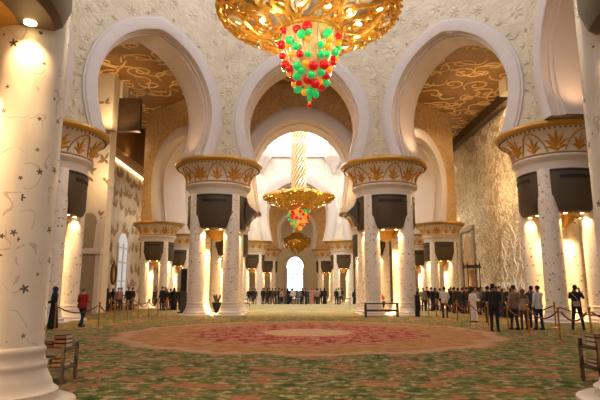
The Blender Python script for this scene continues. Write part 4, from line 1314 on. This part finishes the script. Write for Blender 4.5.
    idx = set(i for i, p in enumerate(k.v) if face(p))
    k.f = [f for f in k.f if not all(i in idx for i in f)]; k.m = k.m[:len(k.f)]
    k.loft([((0, .01, 1.34), .205, .14), ((0, .012, 1.43), .185, .12), ((0, .012, 1.5), .11, .095), ((0, .012, 1.55), .09, .09)], 18)
    out['headscarf'] = k.mesh('headscarf', cloth(BLACK))
    return out
BODY = {}
def figure(name_key, near, **kw):
    k = (near,) + tuple(sorted(kw.items()))
    if k not in BODY: BODY[k] = body_meshes(near=near, **kw)
    return BODY[k]
def person(x, y, face_deg, label, h=1.75, skin=0, shirt=BLACK, trousers=CHAR, shoes=BLACK, hair=HAIR, scarf=None, robe=None, near=False, group=None, armR='down', armL='down', legs='stand', slim=1.0, turn=0.0, extra=None):
    D = figure('', near, armR=armR, armL=armL, legs=legs, slim=slim, robe=bool(robe), head_turn=turn)
    root = tag(empty('person', (x, y, 0), math.radians(face_deg)), label, 'person', group)
    s = h / 1.75; root.scale = (s, s, s)
    def put(nm, mt):
        o = ob(nm, D[nm], root)
        o.material_slots[0].link = 'OBJECT'; o.material_slots[0].material = mt
        return o
    put('body', SKIN[skin])
    if robe: put('robe', cloth(robe))
    else: put('shirt', cloth(shirt)); put('trousers', cloth(trousers))
    for sd in (1, -1): put('shoe%d' % sd, cloth(shoes)).name = 'shoe'
    if scarf: put('headscarf', cloth(scarf))
    else: put('hair', cloth(hair))
    if extra == 'bag':
        m = MB(); m.box((.31, -.02, .62), (.12, .36, .3)); m.tube([(.31, -.12, .77), (.30, -.06, .9), (.30, .03, .9), (.31, .08, .77)], .012, 6)
        m.build('handbag', cloth(BLACK), root, smooth=False)
    if extra == 'hipbag':
        m = MB(); m.box((-.03, .16, 1.0), (.24, .07, .2)); m.tube([(-.12, .15, 1.1), (.02, .15, 1.3), (.17, .06, 1.46), (.18, -.06, 1.42), (.02, -.15, 1.25), (-.14, -.14, 1.1), (-.19, .0, 1.02), (-.12, .15, 1.0)], .012, 6)
        m.build('shoulder_bag', cloth(TAN_), root, smooth=False)
    if extra in ('sling',):
        m = MB(); m.box((.19, -.03, .93), (.08, .24, .2)); m.tube([(.21, .08, 1.0), (.05, .135, 1.25), (-.15, .07, 1.46), (-.16, -.05, 1.45), (.0, -.145, 1.27), (.21, -.12, 1.0)], .011, 6)
        m.build('shoulder_bag', cloth(NAVY), root, smooth=False)
    return root
def hold(px, py, deg, h, loc, dim, name, label, cat, m):
    s = h / 1.75; a = math.radians(deg)
    lx, ly, lz = (q * s for q in loc)
    r = tag(empty(name, (px + lx * math.cos(a) - ly * math.sin(a), py + lx * math.sin(a) + ly * math.cos(a), lz), a), label, cat)
    MB().box((0, 0, 0), dim).build('case', m, r, smooth=False)
    MB().box((0, .5 * dim[1] + .002, 0), (dim[0] * .86, .004, dim[2] * .84)).build('screen', M['blackmetal'], r, smooth=False)

# the nearer visitors
person(-10.42, 21.6, -60, 'person in dark coat and dark blue headscarf beside the near left column', 1.72, shirt=CHAR, robe=BLACK, scarf=(40, 52, 84), near=True, armL='fold', armR='fold')
person(-9.75, 22.9, 160, 'person in red jacket with grey hair walking along the left barrier', 1.68, shirt=RED, trousers=NAVY, hair=(112, 106, 102), near=True, armR='bent', armL='bent', legs='walk', slim=1.22, extra='sling')
person(10.95, 21.0, 145, 'person in black clothes raising a phone before the right columns', 1.8, skin=2, shirt=BLACK, trousers=BLACK, near=True, armR='phone', armL='phone', legs='wide', extra='hipbag')
hold(10.95, 21.0, 145, 1.8, (0, -.43, 1.60), (.15, .012, .075), 'phone', 'dark phone held up by the person in black at the right', 'phone', M['blackmetal'])
person(7.3, 20.3, 150, 'person in black standing with folded arms, tallest left of the right group', 1.83, skin=2, shirt=BLACK, trousers=BLACK, near=True, armR='fold', armL='chin', slim=1.1)
person(8.42, 21.05, 205, 'person in tan top and jeans with black bag in the right group', 1.78, skin=1, shirt=(142, 112, 88), trousers=JEAN, near=True, armR='bag', armL='fold', legs='shift', extra='bag')
person(8.95, 21.4, 175, 'person in beige top and brown headscarf in the right group', 1.62, skin=1, shirt=(184, 156, 130), trousers=BROWN, scarf=(110, 72, 56), near=True, armR='fold', armL='fold', slim=.95)
person(9.4, 21.0, 200, 'person in white shirt and dark trousers at the right end of the group', 1.76, skin=1, shirt=WHITE, trousers=NAVY, near=True, armR='down', armL='chin', legs='shift')
person(9.7, 22.2, 170, 'person in dark shirt partly hidden behind the white shirted visitor', 1.76, skin=2, shirt=CHAR, trousers=BLACK, near=True, armR='chin', armL='down')
person(8.55, 26.2, 110, 'person in long white robe standing by the right barrier', 1.66, skin=1, robe=(222, 206, 196), scarf=None, near=True, armR='bent', armL='bent')
person(9.1, 25.6, 170, 'person in blue grey jacket just right of the white robe', 1.78, skin=1, shirt=(62, 66, 82), trousers=NAVY, near=True, armR='fold', armL='down')
person(8.1, 29.6, 150, 'person in white shirt and black trousers further along the right barrier', 1.76, skin=1, shirt=(206, 198, 192), trousers=BLACK, near=True, armR='fold', armL='fold')
# crowds, each visitor on their own feet
WD = {BLACK: 'black', NAVY: 'navy', CHAR: 'charcoal', JEAN: 'denim blue', WHITE: 'white', CREAM_: 'cream', GREY: 'grey', BROWN: 'brown', TAN_: 'tan', PINK: 'pink', BLUE: 'blue', RED: 'red'}
SPOTS = []
def crowd(items, place, group, rr):
    n = len(items)
    for i, it in enumerate(items):
        x, y, top = it[0], it[1], it[2]
        for tr in range(12):
            near_ = [q for q in SPOTS if math.hypot(q[0] - x, q[1] - y) < .62]
            if not near_: break
            q = near_[0]; y += .34 if q[1] <= y else -.34
        SPOTS.append((x, y))
        kind = it[3] if len(it) > 3 else rr.choice(['m', 'm', 'f', 's', 'b'])
        h = it[4] if len(it) > 4 else rr.uniform(1.66, 1.82)
        kw = dict(m=dict(), s=dict(armR='fold', armL='fold', legs='shift'), b=dict(armR='bent', armL='chin'), f=dict(robe=top, scarf=top))[kind]
        what = {'m': 'shirt', 's': 'top', 'b': 'jacket', 'f': 'robe'}[kind]
        person(x, y, rr.choice([0, 160, 200, 180, 20, -30, 90, 140]), 'person in %s %s, %s from left in %s' % (WD[top], what, ORD[i], place), h, skin=rr.choice([0, 0, 1, 2]), shirt=top, trousers=rr.choice([BLACK, NAVY, JEAN, CHAR, BROWN]), group=group, **kw)
rr = random.Random(3)
def at(px, Y): return -.57 + (px - 293) / 510 * (Y * .985 - .14)
# before the bright doorway, about 58 m away
cc = [(-5.45, 57.6, BLACK, 'm'), (-5.05, 58.2, BLACK, 's'), (-4.75, 57.4, CHAR, 'm'), (-3.9, 57.6, BLACK, 'm'), (-3.45, 58.0, CHAR, 's'), (-3.15, 57.3, BLACK, 'b'), (-2.85, 58.5, BROWN, 'm')]
crowd(cc, 'left knot of the far doorway crowd', 'far crowd', rr)
cc = [(-2.5, 57.4, BLACK, 's'), (-2.1, 58.2, NAVY, 'm'), (-1.8, 57.2, TAN_, 'm'), (-1.45, 58.4, GREY, 's'), (-1.1, 57.4, BLACK, 'f'), (-.8, 58.6, NAVY, 'b'), (-.55, 57.2, WHITE, 'm'), (-.2, 58.0, BLUE, 's'), (.15, 57.3, GREY, 'm'), (.5, 58.4, BLACK, 'm'), (.85, 57.5, JEAN, 'b'), (1.15, 58.6, CHAR, 's')]
crowd(cc, 'middle of the far doorway crowd', 'far crowd', rr)
cc = [(1.55, 57.4, PINK, 'f'), (1.95, 58.0, PINK, 'm'), (2.2, 57.3, TAN_, 's'), (2.55, 58.4, BLACK, 'm'), (2.95, 57.6, BLACK, 'f'), (4.2, 57.0, BLACK, 'm'), (4.55, 57.3, WHITE, 'm', 1.8), (4.9, 57.8, BROWN, 's'), (6.2, 56.8, BLACK, 'f', 1.6)]
crowd(cc, 'right part of the far doorway crowd', 'far crowd', rr)
cc = [(-4.0 + .56 * q + rr.uniform(-.1, .1), 60.2 + rr.uniform(-.25, .25), rr.choice([BLACK, BLACK, NAVY, CHAR, BROWN, GREY, BLUE])) for q in range(12)]
crowd(cc, 'back row of the far doorway crowd', 'far crowd', rr)
# dark group left of the left middle column, and smaller ones beyond
cc = [(at(162.5, 40.9), 40.9, NAVY, 'm', 1.84), (at(165.5, 42.0), 42.0, BLACK, 's'), (at(168, 40.8), 40.8, BLACK, 'm'), (at(171, 41.6), 41.6, CHAR, 'b'), (at(173.5, 40.6), 40.6, BLACK, 'f'), (at(176.5, 41.6), 41.6, BROWN, 'm'), (at(179, 41.0), 41.0, BLACK, 's'), (at(183.5, 41.4), 41.4, BLACK, 'm'), (at(186.5, 40.6), 40.6, CHAR, 'm')]
crowd(cc, 'dark group beside the left middle column', 'left crowd', rr)
cc = [(at(143.5, 52), 52, BLACK, 'm'), (at(148.5, 51), 51, BROWN, 'f'), (at(151.5, 52.5), 52.5, BLACK, 's'), (at(154.5, 51.4), 51.4, CHAR, 'm'), (at(157.5, 52), 52, BLACK, 'f')]
crowd(cc, 'small group far under the left arch', 'left crowd', rr)
cc = [(at(101.5, 40.6), 40.6, GREY, 'm'), (at(105.5, 41.6), 41.6, BLACK, 's'), (at(108, 40.2), 40.2, CHAR, 'f'), (at(113.5, 41.0), 41.0, BLACK, 'f'), (at(119, 40.6), 40.6, PINK, 'm'), (at(122, 41.6), 41.6, BROWN, 's'), (at(129, 40.6), 40.6, BLACK, 'm'), (at(133, 41.4), 41.4, CHAR, 'm')]
crowd(cc, 'row by the far left wall', 'left crowd', rr)
# right crowd
cc = [(at(415.5, 39.7), 39.7, BLACK, 'm'), (at(419, 40.3), 40.3, TAN_, 's'), (at(423, 39.5), 39.5, GREY, 'm'), (at(428, 40.0), 40.0, BLACK, 'm'), (at(432.5, 39.4), 39.4, BLACK, 'b'), (at(436, 40.2), 40.2, CHAR, 'f'), (at(440, 39.7), 39.7, BLACK, 's'), (at(450, 39.5), 39.5, WHITE, 'm'), (at(453.5, 38.9), 38.9, BLACK, 's'), (at(457, 39.5), 39.5, BROWN, 'm'), (at(460.5, 38.7), 38.7, BLACK, 'f'), (at(464.5, 38.4), 38.4, CHAR, 'b')]
crowd(cc, 'crowd right of the right middle column', 'right crowd', rr)
cc = [(at(455, 35.5), 35.5, BLACK, 'm'), (at(459.5, 36.6), 36.6, CHAR, 's'), (at(463.5, 35), 35, BLACK, 'b'), (at(468, 36), 36, NAVY, 'm'), (at(472, 34.4), 34.4, BLACK, 'f'), (at(479.5, 33.5), 33.5, GREY, 's'), (at(486, 33), 33, BLACK, 'm'), (at(489.5, 34.6), 34.6, BROWN, 'm'), (at(498.5, 31.5), 31.5, BLACK, 's'), (at(502, 30.4), 30.4, CHAR, 'm'), (at(506, 31.6), 31.6, BLACK, 'f'), (at(517, 31), 31, BROWN, 'b')]
c3_ = [(at(p, Y), Y, rr.choice([BLACK, BLACK, CHAR, NAVY])) for p, Y in ((452, 38), (458, 37.6), (466, 37.4), (474, 37.2), (477, 35.6), (483, 36.4), (493, 35.4), (496, 33.4), (510, 33.6), (513, 35))]
crowd(cc, 'dark crowd behind the right barrier group', 'right crowd', rr)
crowd(c3_, 'back row behind the right barrier group', 'right crowd', rr)
# ------------------------------------------------------------------ world, camera, view
w = bpy.data.worlds.new('hall_ambient'); SC.world = w; w.use_nodes = True
bg = w.node_tree.nodes['Background']; bg.inputs[0].default_value = (.95, .9, .88, 1); bg.inputs[1].default_value = .55
# daylight from the great dome's drum and lamps hidden in its cornice
for k in range(8):
    a = 2 * PI * (k + .5) / 8
    area('drum_daylight', (10.5 * math.cos(a), 20.35 + 10.5 * math.sin(a), 25.6), (-3 * math.cos(a), 20.35 - 3 * math.sin(a), 12), (4, 2.6), 205, (1, .96, .93))
for k in range(6):
    a = 2 * PI * (k + .5) / 6
    area('second_drum_daylight', (9 * math.cos(a), 50.9 + 9 * math.sin(a), 21.5), (-3 * math.cos(a), 50.9 - 3 * math.sin(a), 10), (4, 2.6), 900, (1, .97, .92))
# warm ceiling lamps of the aisles
for sx in (-1, 1):
    for y in (34.5, 41, 58, 68):
        point('aisle_lamp', (sx * 13.6 if y < 40 else sx * 15.2, y, 9.5), 260, (1, .7, .36), .5)
    for y in (69, 83):
        point('end_aisle_lamp', (sx * 6, y, 11), 260, (1, .74, .42), .5)
point('return_wall_lamp', (-13.3, 34.9, 13.2), 420, (1, .72, .36), .2, 120, (-14.3, 36.6, 16.5), .5)
point('return_wall_lamp', (13.3, 34.9, 14.2), 260, (1, .72, .36), .2, 120, (14.3, 36.6, 17), .5)
for sx in (-1, 1):  # added lights without fixtures, brightening the aisle ceiling from below
    for y in (32, 38, 45, 53, 60):
        point('ceiling_fill_light', (sx * (15.3 if y > 40 else 12.5), y, 13.2), 120, (1, .8, .54), .3, 150, (sx * 14.0, y, 18), .8)
point('bay_lamp_between_domes', (-3.0, 36.6, 9.0), 130, (1, .68, .34), .3)
point('bay_lamp_between_domes', (3.0, 36.6, 9.0), 130, (1, .68, .34), .3)

cam = bpy.data.cameras.new('camera'); co = bpy.data.objects.new('camera', cam); COL.objects.link(co)
pitch = math.atan(89.5 / 510); yaw = math.atan(7 / 510)
co.location = (-.57, 0, 1.6); co.rotation_euler = (PI / 2 + pitch, 0, -yaw)
cam.sensor_width = 36; cam.lens = 510 / 600 * 36; cam.clip_end = 400
SC.camera = co
SC.view_settings.view_transform = 'Standard'
SC.view_settings.look = 'None'
SC.view_settings.gamma = 1; SC.view_settings.use_curve_mapping = False
SC.view_settings.exposure = 0.0
SC.cycles.use_denoising = True
SC.cycles.max_bounces = 6; SC.cycles.diffuse_bounces = 4; SC.cycles.sample_clamp_indirect = 6
